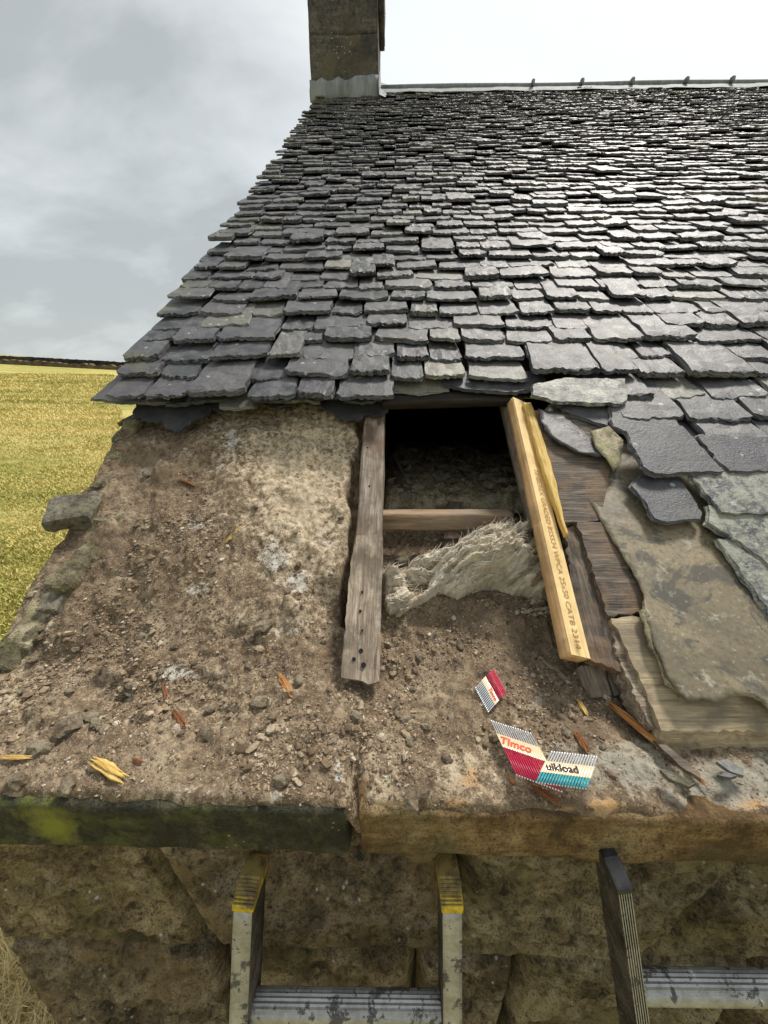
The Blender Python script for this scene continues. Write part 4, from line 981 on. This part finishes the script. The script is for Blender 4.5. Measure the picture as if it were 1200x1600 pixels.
chim.parent = house; chim.matrix_parent_inverse = W[house.name].inverted(); chim['label'] = 'square sooty sandstone chimney stack'
zz = CHL.z - .35; cw = CHR.x - CHL.x
for k, (h_, m_) in enumerate([(.82, M_CHIM), (.52, M_CHIM), (.50, M_CHIM), (.45, M_CHIM)]):
    me_ = rough_block('chimney_stone', cw - (0.0 if k == 0 else .015) + .008 * (k % 2), .84, h_ - .001, .004, .006, 8, .03, 130 + k, .004, 3)
    link('chimney_stone', me_, m_, chim, Matrix.Translation(((CHL.x + CHR.x) / 2 + (.0), ch_y0 + .42, zz + h_ / 2))); zz += h_
me_ = rough_block('chimney_cap', cw + .14, .98, .14, .02, .008, 8, .04, 140); link('chimney_cap', me_, M_CHIM, chim, Matrix.Translation(((CHL.x + CHR.x) / 2, ch_y0 + .42, zz + .07)))
# shoulder stone on the right of the stack
sp = on_y(594, 20, ch_y0 + .25)
me_ = rough_block('chimney_shoulder', .06, .5, .9, .01, .006, 8, .04, 141); link('chimney_shoulder', me_, M_CHIM, chim, Matrix.Translation((sp.x + .012, ch_y0 + .35, on_y(594, 38, ch_y0 + .25).z + .45)))
# lead apron
poly = [(-.012, -.02), (cw + .012, -.02)]
r = random.Random(3)
for i in range(13): t = 1 - i / 12; poly.append((t * cw + (.01 if i == 0 else -.01 if i == 12 else 0), .13 + .05 * t + r.uniform(-.02, .02)))
zb_ = SL * ch_y0 - C_SLATE + .02
me_ = plate('lead_apron', densify(poly, .04, .003, 1), .012, 1, 0, 0, .05, lambda x, y: .005 * mnoise.noise(Vector((x * 12, y * 12, 1))), 1, True)
link('lead_apron', me_, M_LEAD, chim, frame((CHL.x, ch_y0 - .006, zb_), (1, 0, 0), (0, 0, 1), (0, -1, 0)), label='ragged grey lead flashing at the foot of the stack')
V = []; Fc = []
for i in range(9):
    t = i / 8; y = ch_y0 - .10 + t * .55; z = SL * y - C_SLATE + .055
    V += [(CHR.x + .004, y, z + .16 - .05 * (1 - t)), (CHR.x + .012, y, z + .02), (CHR.x + .07 + .01 * math.sin(i), y, z)]
    if i: a = 3 * i; Fc += [(a - 3, a - 2, a + 1, a), (a - 2, a - 1, a + 2, a + 1)]
link('lead_soaker', mesh_np('lead_soaker', V, Fc), M_LEAD, chim)

# ------------------------------------------------------------------ loose new timber
def txt_mesh(body, size, m, bold=0.0):
    cu = bpy.data.curves.new('lettering', 'FONT'); cu.body = body; cu.size = size; cu.align_x = 'CENTER'; cu.align_y = 'CENTER'; cu.resolution_u = 3
    ob = bpy.data.objects.new('tmp_text', cu); COL.objects.link(ob)
    dg = bpy.context.evaluated_depsgraph_get(); me_ = bpy.data.meshes.new_from_object(ob.evaluated_get(dg))
    bpy.data.objects.remove(ob); bpy.data.curves.remove(cu)
    if bold:
        v = [tuple(q.co) for q in me_.vertices]; f = [tuple(q.vertices) for q in me_.polygons]; V, Fc = [], []
        for k, (dx, dy) in enumerate([(0, 0), (1, 0), (-1, 0), (0, .6), (0, -.6)]):
            b0 = len(V); V += [(a + dx * bold, b + dy * bold, c + k * .00004) for a, b, c in v]; Fc += [tuple(i + b0 for i in q) for q in f]
        me_ = mesh_np('lettering', V, Fc, False)
    me_.materials.clear(); me_.materials.append(m); return me_
BA, BB = on_roof(898, 1030, C_RAFT - .060), on_roof(806, 630, C_RAFT - .035)
bv_ = (BB - BA); BL = bv_.length
batten = beam('timber_batten', BA, BB, .046, .028, M_NEWWOOD, None, NN, 81, .01, .0006, .0015, label='long new yellow pine batten with grade stamp leaning down the opening', cat='timber')
# roll the batten so that the stamped face looks at the camera
W_ = W[batten.name] @ Matrix.Rotation(R(24), 4, 'X'); batten.matrix_basis = W_; W[batten.name] = W_
me_ = plate('batten_face', densify([(-BL/2 + .001, -.0225), (BL/2 - .001, -.0225), (BL/2 - .001, .0225), (-BL/2 + .001, .0225)], .02, 0), .0015, 1, 0, 0, 0, None, 1)
link('stamped_face', me_, M_NEWFACE, batten, W_ @ Matrix.Translation((0, 0, .0138)))
t_me = txt_mesh('TIMBEREX GRADED BS5534 WPCA 25x50 CATB 2314', 0.0150, M_STAMP, .0)
xs_ = [v.co.x for v in t_me.vertices]; tl = max(xs_) - min(xs_); want = BL * .60
for v in t_me.vertices: v.co.x *= want / tl; v.co.y *= 1.25
link('stamp_lettering', t_me, None, batten, W_ @ Matrix.Translation((-BL * .18, .002, .0165)) @ Matrix.Rotation(math.pi, 4, 'Z'))
# the split-off piece beside it
SA, SB = on_roof(884, 838, C_RAFT - .072), on_roof(822, 634, C_RAFT - .050)
def split_taper(P):
    P = P.copy(); t = (P[:, 0] - P[:, 0].min()) / np.ptp(P[:, 0]); k = .25 + .75 * sstep(0, .45, t)
    P[:, 1] = P[:, 1] * k + .0008 * np.sin(P[:, 0] * 90); P[:, 2] = P[:, 2] * (.5 + .5 * k); return P
me_ = rough_block('split_batten', (SB - SA).length, .024, .026, .002, .002, 60, .006, 83, taper=split_taper, aniso=(.2, 1, 1))
link('split_batten', me_, M_SPLINT_Y, None, axis_frame((SA + SB) / 2, SB - SA, NN), 'splintered pine offcut lying tight along the new batten', 'timber')

# ------------------------------------------------------------------ mineral wool
def wool(name, outline, fpt, res, seed, hgt, dirv, parent=None, m=M_WOOL, fib=350, locks=60, **kw):
    W3 = [fpt(x, y) for x, y in outline]; o = sum(W3, Vector()) / len(W3)
    nrm = Vector((0, 0, 0))
    for i in range(len(W3)): nrm += (W3[i] - o).cross(W3[(i + 1) % len(W3)] - o)
    nrm.normalize(); nrm = nrm if nrm.z > 0 else -nrm
    ex = (U - nrm * U.dot(nrm)).normalized(); ey = nrm.cross(ex)
    poly = densify([((p - o).dot(ex), (p - o).dot(ey)) for p in W3], .005, .0025, seed)
    A_ = np.array(poly); v, f, b_ = cdt_mesh(poly, res); vv = np.array(v)
    d = np.full(len(vv), 9.0)
    for a in A_: d = np.minimum(d, np.hypot(vv[:, 0] - a[0], vv[:, 1] - a[1]))
    c, s_ = math.cos(dirv), math.sin(dirv); P = np.stack([vv[:, 0] * c + vv[:, 1] * s_, -vv[:, 0] * s_ + vv[:, 1] * c, 0 * vv[:, 0]], 1)
    wp = np.stack([fbm(P, 11, 2, .5, seed), fbm(P, 11, 2, .5, seed + 1), 0 * vv[:, 0]], 1)
    Q = P + wp * .030
    rg = 1 - 2.2 * np.abs(fbm(Q * np.array([.28, 1, 1]), 48, 3, .55, seed + 2)); rg2 = 1 - 2.2 * np.abs(fbm(Q * np.array([.22, 1, 1]), 130, 2, .5, seed + 4))
    rgB = 1 - 2.2 * np.abs(fbm(Q * np.array([.35, 1, 1]), 22, 2, .5, seed + 8))
    z = sstep(0, .012, d) * hgt * .42 * rgB + hgt * (1 - np.exp(-d / (hgt * .45))) * (1 + .45 * fbm(P, 9, 2, .5, seed + 5)) + sstep(0, .01, d) * (.024 * rg + .010 * rg2 + .010 * fbm(P, 20, 3, .5, seed + 6))
    V = np.stack([vv[:, 0], vv[:, 1], z], 1); n = len(b_); base = len(V)
    V = np.concatenate([V, V[b_] + np.array([0, 0, -.02])]); F_ = []
    for t in f:
        a2 = sum(v[t[i]][0] * v[t[(i + 1) % 3]][1] - v[t[(i + 1) % 3]][0] * v[t[i]][1] for i in range(3)) if len(t) == 3 else 1
        F_.append(t if a2 > 0 else t[::-1])
    for i in range(n): F_.append((b_[i], base + i, base + (i + 1) % n, b_[(i + 1) % n]))
    M = frame(o, ex, ey, nrm); ob = link(name, mesh_np(name, V, F_), m, parent, M, **kw)
    rl_ = np.random.default_rng(seed + 50); VS, FS, n0 = [], [], 0
    for k in range(locks):
        i0 = rl_.integers(0, len(vv)); p = vv[i0].copy(); L_ = rl_.uniform(.03, .10); R0 = rl_.uniform(.0008, .0024); a = dirv + rl_.normal(0, .25); NS = 14; ph = rl_.uniform(0, 6)
        P2 = []; 
        for j in range(NS):
            jn = int(np.argmin((vv[:, 0] - p[0]) ** 2 + (vv[:, 1] - p[1]) ** 2)); dd_ = math.hypot(*(vv[jn] - p))
            if dd_ > .008 and j > 3: break
            zz_ = z[jn] + R0 * .6 + .002 * math.sin(j * .9 + ph); P2.append((p[0], p[1], zz_)); aa = a + .55 * math.sin(j * .55 + ph) + 1.2 * float(mnoise.noise(Vector((p[0] * 14, p[1] * 14, seed))))
            p = p + np.array([math.cos(aa), math.sin(aa)]) * L_ / NS
        m_ = len(P2)
        if m_ < 4: continue
        for j, q in enumerate(P2):
            t = j / (m_ - 1); rr2 = R0 * (math.sin(math.pi * min(1, max(0, .06 + .9 * t))) ** .6); d2 = np.array(P2[min(j + 1, m_ - 1)]) - np.array(P2[max(j - 1, 0)]); d2 = d2 / (np.linalg.norm(d2) + 1e-9); sd = np.array([-d2[1], d2[0], 0])
            for e in range(5):
                an = 2 * math.pi * e / 5 + j * .5; VS.append(np.array(q) + sd * math.cos(an) * rr2 * 1.3 + np.array([0, 0, 1]) * math.sin(an) * rr2)
            if j:
                q0 = n0 + 5 * j
                for e in range(5): FS.append((q0 - 5 + e, q0 - 5 + (e + 1) % 5, q0 + (e + 1) % 5, q0 + e))
        n0 += 5 * m_
    if VS: link('wool_locks', mesh_np('wool_locks', np.array(VS), FS), m, ob, M, kind='stuff')
    r2 = np.random.default_rng(seed); VS, FS, n0 = [], [], 0
    for k in range(fib):
        i = r2.integers(0, len(vv)) if k % 3 else b_[r2.integers(0, n)]
        p = V[i].copy(); a = dirv + r2.normal(0, .45); L_ = r2.uniform(.010, .035); k1 = r2.normal(0, 30); wd_ = r2.uniform(.0004, .0009); pts = []
        up = r2.uniform(.0, .5)
        for j in range(6):
            t = j / 5; aa = a + k1 * t * L_; p = p + np.array([math.cos(aa), math.sin(aa), up * (1 - t * 1.8)]) * L_ / 5; pts.append(p.copy())
        for j in range(6):
            q = pts[j] + np.array([0, 0, .0012]); sd = np.array([-math.sin(a), math.cos(a), 0]) * wd_ * (1 - .8 * j / 5)
            VS += [q - sd, q + sd + np.array([0, 0, wd_]), q + np.array([0, 0, -wd_])]
            if j:
                q0 = n0 + 3 * j
                for e in range(3): FS.append((q0 - 3 + e, q0 - 3 + (e + 1) % 3, q0 + (e + 1) % 3, q0 + e))
        n0 += 18
    link('fibres', mesh_np('fibres', np.array(VS), FS), m, ob, M, kind='stuff')
    return ob
def wpt(x, y):
    d = ray(x, y); t = -1.215 / (d.z - .86 * d.y); return d * t
wool('mineral_wool', [(597, 898), (612, 888), (632, 900), (640, 925), (655, 935), (668, 918), (672, 895), (690, 872), (715, 850), (740, 836), (775, 824), (815, 822), (838, 838), (848, 868), (856, 895), (857, 925), (848, 940), (815, 936), (790, 934), (765, 922), (735, 930), (712, 945), (698, 936), (668, 948), (645, 958), (625, 972), (606, 966), (597, 950)],
     wpt, .0032, 21, .062, .55, fib=900, locks=320, label='crumpled beige mineral wool insulation spilling out of the opening', cat='insulation')
wool('mineral_wool', [(632, 905), (640, 885), (668, 868), (700, 862), (722, 872), (700, 900), (670, 925), (650, 932)], lambda x, y: wpt(x, y) + Vector((0, .03, -.01)), .004, 23, .02, .3, fib=160, label='thin flattened tuft of wool behind the crumpled insulation', cat='insulation')
wool('mineral_wool', [(790, 925), (855, 918), (858, 950), (842, 968), (815, 962), (792, 948)], lambda x, y: wpt(x, y) + Vector((0, -.004, -.02)), .004, 24, .012, .2, fib=200, label='small dirty wool shred hanging below the crumpled insulation by the batten', cat='insulation')
M_OLDWOOL = mat_rock('dusty_yellow_wool', [(0.22, 0.175, 0.10), (0.52, 0.44, 0.27), (0.78, 0.70, 0.50)], None, None, s=2.5)
wool('mineral_wool', [(600, 792), (700, 796), (822, 794), (826, 750), (800, 712), (760, 722), (720, 700), (670, 716), (620, 705), (600, 740)], lambda x, y: on_z(x, y, -.470), .012, 25, .022, .1, m=M_OLDWOOL, fib=160, locks=30, label='dusty yellow loft insulation in the dark behind the cross timber', cat='insulation')
# stone lump on the loft edge
p = on_z(627, 878, -.485); me_ = rough_block('loose_stone', .032, .026, .024, .006, .004, 30, .004, 95, .006, 20)
link('loose_stone', me_, M_GREYSTONE, None, Matrix.Translation(p) @ Matrix.Rotation(.6, 4, 'Z'), 'angular grey brown stone lump beside the wool under the cross timber', 'stone')

# ------------------------------------------------------------------ splinters
def splinter(A, B_, w_, h_, m, seed, label, group=None):
    A, B_ = Vector(A), Vector(B_); L_ = (B_ - A).length; r = random.Random(seed); V = []; Fc = []
    for q in range(9):
        seg, n = 5, 7; l0 = -L_ / 2 + L_ * r.uniform(0, .28) * (q > 1); l1 = L_ / 2 - L_ * r.uniform(0, .28) * (q > 1)
        oy, oz, rw = r.uniform(-.30, .30) * w_, r.uniform(-.3, .3) * h_, r.uniform(.14, .28) * w_; sk = r.uniform(-.12, .12) * w_; base = len(V)
        for i in range(n + 1):
            t = i / n; k = min(1, .15 + 3.5 * min(t, 1 - t)) * r.uniform(.75, 1.15)
            for j in range(seg):
                a = 2 * math.pi * j / seg + q
                V.append((l0 + (l1 - l0) * t + r.uniform(-.01, .01) * L_, oy + sk * (t - .5) * 2 + math.cos(a) * rw * k + w_ * .12 * mnoise.noise(Vector((t * 4, seed, q * .3))), oz + math.sin(a) * rw * .8 * k + h_ * .1 * mnoise.noise(Vector((t * 5, seed, 9 + q)))))
            if i:
                b_ = base + i * seg
                for j in range(seg): Fc.append((b_ - seg + j, b_ + j, b_ + (j + 1) % seg, b_ - seg + (j + 1) % seg))
        Fc.append(tuple(range(base, base + seg))); Fc.append(tuple(range(len(V) - seg, len(V)))[::-1])
    return link('wood_splinter', mesh_np('wood_splinter', V, Fc, False), m, None, axis_frame((A + B_) / 2, B_ - A, (0, 0, 1)), label, 'splinter', group)
def gp(px, py, lift=.004):
    p = on_roof(px, py, C_MAS) if py < 900 and px < 560 else on_z(px, py, -.575)
    for _ in range(6):
        z = float(H([p.x], [p.y])[0]) + lift; d = ray(px, py); q = d * (z / d.z) if d.z < 0 and (py > 930) else on_roof(px, py, SL * p.y - z); p = q
    return p
for (a, b_, w_, h_, m_, sd, lab) in [
    ((948, 1094), (1108, 1226), .016, .012, M_SPLINT, 1, 'long orange wood splinter pointing at the pale eaves board'),
    ((143, 1184), (196, 1219), .017, .010, M_SPLINT_Y, 2, 'frayed bright yellow wood splinter on the left coping'),
    ((0, 1184), (52, 1184), .007, .004, M_SPLINT_Y, 3, 'thin yellow splinter at the left edge of the coping'),
    ((434, 1050), (461, 1094), .014, .008, M_SPLINT, 4, 'orange brown splinter on the rubble left of the rafter foot'),
    ((352, 848), (380, 818), .011, .007, M_SPLINT_Y, 5, 'small yellow splinter high on the sloping gable head'),
    ((270, 1108), (290, 1136), .014, .008, M_SPLINT_D, 6, 'short dark red splinter left of the flat tan stone'),
    ((256, 1066), (260, 1092), .008, .006, M_SPLINT_D, 7, 'tiny dark brown splinter beside the white lime patch'),
    ((276, 748), (308, 760), .012, .007, M_SPLINT_D, 8, 'dark brown splinter near the top of the gable head'),
    ((902, 1142), (920, 1178), .015, .010, M_SPLINT_D, 9, 'dark red splinter standing above the teal tipped nails'),
    ((902, 1092), (918, 1118), .009, .006, M_SPLINT_Y, 10, 'short yellow splinter below the packing blocks'),
    ((846, 1030), (898, 1072), .009, .006, M_OLDTAN, 11, 'thin weathered stick running down from the batten foot'),
    ((828, 1226), (876, 1254), .012, .008, M_SPLINT_D, 12, 'red brown splinter just below the nail strips'),
    ((794, 1212), (804, 1224), .007, .005, M_SPLINT, 13, 'tiny orange splinter left of the red nail tips'),
    ((205, 1186), (226, 1192), .006, .004, M_SPLINT_D, 14, 'tiny reddish splinter right of the bright yellow one')]:
    splinter(gp(*a, w_ * .55), gp(*b_, w_ * .45), w_, h_, m_, sd, lab)
# thin slate shards near the eaves board, and a black strip as splinter shadow
for i, (pts, lab) in enumerate([([(1118, 1194), (1135, 1190), (1160, 1206), (1160, 1216), (1140, 1210)], 'dark leaf shaped slate shard beyond the long splinter'), ([(1120, 1215), (1132, 1210), (1150, 1216), (1140, 1219)], 'small narrow slate shard below the leaf shaped one'),
                                ([(1030, 1206), (1050, 1210), (1085, 1228), (1075, 1234), (1045, 1222)], 'pale grey slate sliver beside the tip of the long splinter'), ([(1020, 1160), (1040, 1168), (1092, 1212), (1094, 1222), (1060, 1200)], 'long black strip laid as the shadow under the orange splinter')]):
    W3 = [on_z(x, y, -.583) for x, y in pts]; o = sum(W3, Vector()) / len(W3)
    me_ = plate('slate_shard', densify([((p - o).x, (p - o).y) for p in W3], .008, .001, i), .006, 2, .001, .0005, .0, None, i)
    link('slate_shard' if i < 3 else 'shadow_strip', me_, M_SLATE if i in (0, 1) else (M_GREYSTONE if i == 2 else M_BLACKWOOD), None, Matrix.Translation(o), lab, 'slate' if i < 3 else 'splinter')

# ------------------------------------------------------------------ nail strips
def nail_strip(A, B_, C_, D, n, m_tip, tip0, band, label, text=None, t_m=None, flip=False, tsize=.02, lead_=0.0, text2=None):
    """nails run A->D, the strip runs A->B; tip0 = where the coating starts, band = paper tape span"""
    A, B_, C_, D = [Vector(p) for p in (A, B_, C_, D)]
    o = (A + B_ + C_ + D) / 4; t_ = thing('nail_strip', o, label, 'nails')
    nrm = (B_ - A).cross(D - A).normalized(); nrm = nrm if nrm.z > 0 else -nrm
    pitch = (B_ - A).length / (n - 1); rad = pitch * .28
    d0 = (D - A); L_ = d0.length; ex = d0.normalized()
    def cyl(l0, l1, r0):
        V, Fc = [], []; seg = 8
        for q in (l0, l1):
            for k in range(seg): a = 2 * math.pi * k / seg; V.append((q, math.cos(a) * r0, math.sin(a) * r0))
        for k in range(seg): Fc.append((k, seg + k, seg + (k + 1) % seg, (k + 1) % seg))
        Fc += [tuple(range(seg)), tuple(range(seg, 2 * seg))[::-1]]; return V, Fc
    V, Fc = cyl(0, L_, rad); v2, f2 = cyl(-.0015, .0012, rad * 1.28); Fc += [tuple(i + len(V) for i in f) for f in f2]; V += v2
    shank = mesh_np('nail', V, Fc, True); shank.materials.append(M_ZINC)
    V, Fc = cyl(L_ * tip0, L_ * .985, rad * 1.10); coat = mesh_np('coating', V, Fc, True); coat.materials.append(m_tip)
    for i in range(n):
        p = A.lerp(B_, i / (n - 1)); q = D.lerp(C_, i / (n - 1)); M = axis_frame(p, q - p, nrm)
        nl = link('nail', shank, None, t_, M); link('nail_coating', coat, None, nl, M)
    # paper tape
    a, b_ = band
    c4 = [A.lerp(D, a), B_.lerp(C_, a), B_.lerp(C_, b_), A.lerp(D, b_)]
    ext = (B_ - A).normalized() * pitch * .6; c4 = [c4[0] - ext, c4[1] + ext, c4[2] + ext, c4[3] - ext]
    V, Fc = [], []; K = 4 * n
    for i in range(K + 1):
        u = i / K; z = rad * 1.0 + rad * .30 * math.cos(u * 2 * math.pi * (n))
        for (lo, hi) in ((c4[0], c4[1]), (c4[3], c4[2])): V.append(lo.lerp(hi, u) + nrm * z)
        if i: q = 2 * i; Fc.append((q - 2, q - 1, q + 1, q))
    tp = link('paper_tape', mesh_np('paper_tape', V, Fc, True), M_PAPER, t_)
    if text:
        mid = (c4[0] + c4[1] + c4[2] + c4[3]) / 4; xd = (c4[1] - c4[0]).normalized() * (-1 if flip else 1); yd = nrm.cross(xd)
        tm = txt_mesh(text, tsize, t_m, tsize * .034)
        xs_ = [v.co.x for v in tm.vertices]
        link('lettering', tm, None, tp, frame(mid + nrm * rad * 1.55 + xd * lead_, xd, yd, nrm))
    return t_
zs = -.566
def npx(x, y, z=zs):
    return on_z(x, y, z)
nail_strip(npx(768, 1127), npx(829, 1146), npx(878, 1238), npx(808, 1212), 17, M_RED, .52, (.26, .52), 'strip of collated nails with crimson points and red lettering on the tape', 'TImco', M_INKR, False, .0185, -.008)
nail_strip(npx(862, 1175, zs + .010), npx(932, 1183, zs + .010), npx(915, 1233, zs + .008), npx(838, 1223, zs + .008), 18, M_TEAL, .68, (.32, .68), 'strip of collated nails with teal points and black lettering on the tape', 'uikload', M_INKK, False, .0160, -.008)
nail_strip(gp(743, 1075, .012), gp(763, 1112, .010), gp(791, 1079, .012), gp(772, 1046, .013), 15, M_RED, .55, (.34, .56), 'short strip of crimson pointed nails lying alone nearest the rafter', 'TImco', M_INKR, False, .0100, .010)

# ------------------------------------------------------------------ ladders
def ladder(label, xl, xr, top_px, dirv, groove, capm, n_r, first, flare=(0, 0)):
    d = Vector(dirv).normalized(); zt = on_y(xl, top_px, .375)
    zt = zt + Vector((0, 0, -.022)); A = zt; t_ = thing('ladder', A, label, 'ladder', 'aluminium ladders leaning against the wall')
    Bp = on_y(xr, top_px, .375) + Vector((0, 0, -.022))
    L_ = 2.75; y = Vector((0, 0, 1)).cross(U)  # depth axis
    nrm = U.cross(d).normalized();
    if nrm.y > 0: nrm = -nrm                                   # towards the user
    wF, dp = .030 if not groove else .020, .066
    for s_, p in ((-1, A), (1, Bp)):
        d = Vector((dirv[0] + (flare[0] if s_ < 0 else flare[1]), dirv[1], dirv[2])).normalized(); nrm = (U - d * U.dot(d)).cross(d).normalized(); nrm = -nrm if nrm.y > 0 else nrm
        me_ = rough_block('rail', L_, wF, dp, .0025, .0002, 10, .02 if not groove else .004, 5) if not groove else None
        if groove:
            prof = []
            k = 6
            for i in range(k): a = -wF / 2 + wF * i / k; b_ = wF / k; prof += [(a + .0, dp / 2 - .0018), (a + b_ * .3, dp / 2), (a + b_ * .7, dp / 2), (a + b_ * .99, dp / 2 - .0018)]
            prof += [(wF / 2, -dp / 2), (-wF / 2, -dp / 2)]
            V = [(-L_ / 2, a, b_) for a, b_ in prof] + [(L_ / 2, a, b_) for a, b_ in prof]; m2 = len(prof)
            Fc = [(i, (i + 1) % m2, m2 + (i + 1) % m2, m2 + i) for i in range(m2)] + [tuple(range(m2))[::-1], tuple(range(m2, 2 * m2))]
            me_ = mesh_np('rail', V, Fc, False)
        me_.materials.append(M_ALU); me_.materials.append(M_WEB)
        me_.polygons.foreach_set('material_index', [1 if abs(q_.normal.y) > .8 else 0 for q_ in me_.polygons])
        c = p + d * (L_ / 2 + .025)
        rl = link('rail', me_, M_ALU, t_, axis_frame(c, d, nrm))
        # end cap, front top edge cut back
        def tap(P):
            P = P.copy(); P[:, 2] = np.where(P[:, 2] > 0, P[:, 2] * (1 - .85 * np.clip((-P[:, 0] + .005) / .019, 0, 1)), P[:, 2]); return P
        me_ = rough_block('end_cap', .029, wF + .003, dp + .003, .003, .0, 10, .003, 2, taper=tap)
        cap = link('end_cap', me_, capm, rl, axis_frame(p + d * .0145, d, nrm))
        if capm == M_YEL:
            me_.materials.append(M_CAPD); me_.polygons.foreach_set('material_index', [1 if q_.center.x < -.003 else 0 for q_ in me_.polygons])
        if capm == M_YEL:
            for q in range(7):
                xx = -.012 + q * .0024
                zc2 = (dp + .003) / 2 * (1 - .85 * min(1, max(0, (-xx + .005) / .019)))
                me_ = rough_block('grip_rib', .0011, wF + .001, .003, .0008, 0, 10, .01, 2)
                link('grip_rib', me_, M_CAPD, rl, axis_frame(p + d * .0145, d, nrm) @ Matrix.Translation((xx, 0, zc2 + .0006)))
    # rungs: flat-topped D section with grooves
    for k in range(n_r):
        da, db = [Vector((dirv[0] + q_, dirv[1], dirv[2])).normalized() for q_ in flare]; pa, pb = A + da * (first + .25 * k), Bp + db * (first + .25 * k); c = (pa + pb) / 2; prof = []
        NP = 44
        for i in range(NP):
            a = 2 * math.pi * i / NP; yy, zz_ = math.cos(a) * .0205, math.sin(a) * .0205
            gr = 1.0 if not (R(38) < a < R(168)) else (1.0 if i % 2 else .93)
            prof.append((-yy * gr, zz_ * gr))
        prof = prof[::-1]
        hl = (pb - pa).length / 2 - wF / 2; V = [(-hl, a, b_) for a, b_ in prof] + [(hl, a, b_) for a, b_ in prof]; m2 = len(prof)
        Fc = [(i, (i + 1) % m2, m2 + (i + 1) % m2, m2 + i) for i in range(m2)] + [tuple(range(m2))[::-1], tuple(range(m2, 2 * m2))]
        ez = Vector((0, .05, 1)).normalized(); link('rung', mesh_np('rung', V, Fc, False), M_ALU, t_, axis_frame(c, pb - pa, ez))
ladder('scuffed aluminium ladder with worn yellow end caps, standing left', 390, 703, 1350, (0.0, -.27, -1), False, M_YEL, 10, .236, (-.065, .025))
ladder('aluminium ladder with ribbed rails and black end caps, standing right', 957, 1300, 1318, (.20, -.25, -1), True, M_BLK, 10, .230)
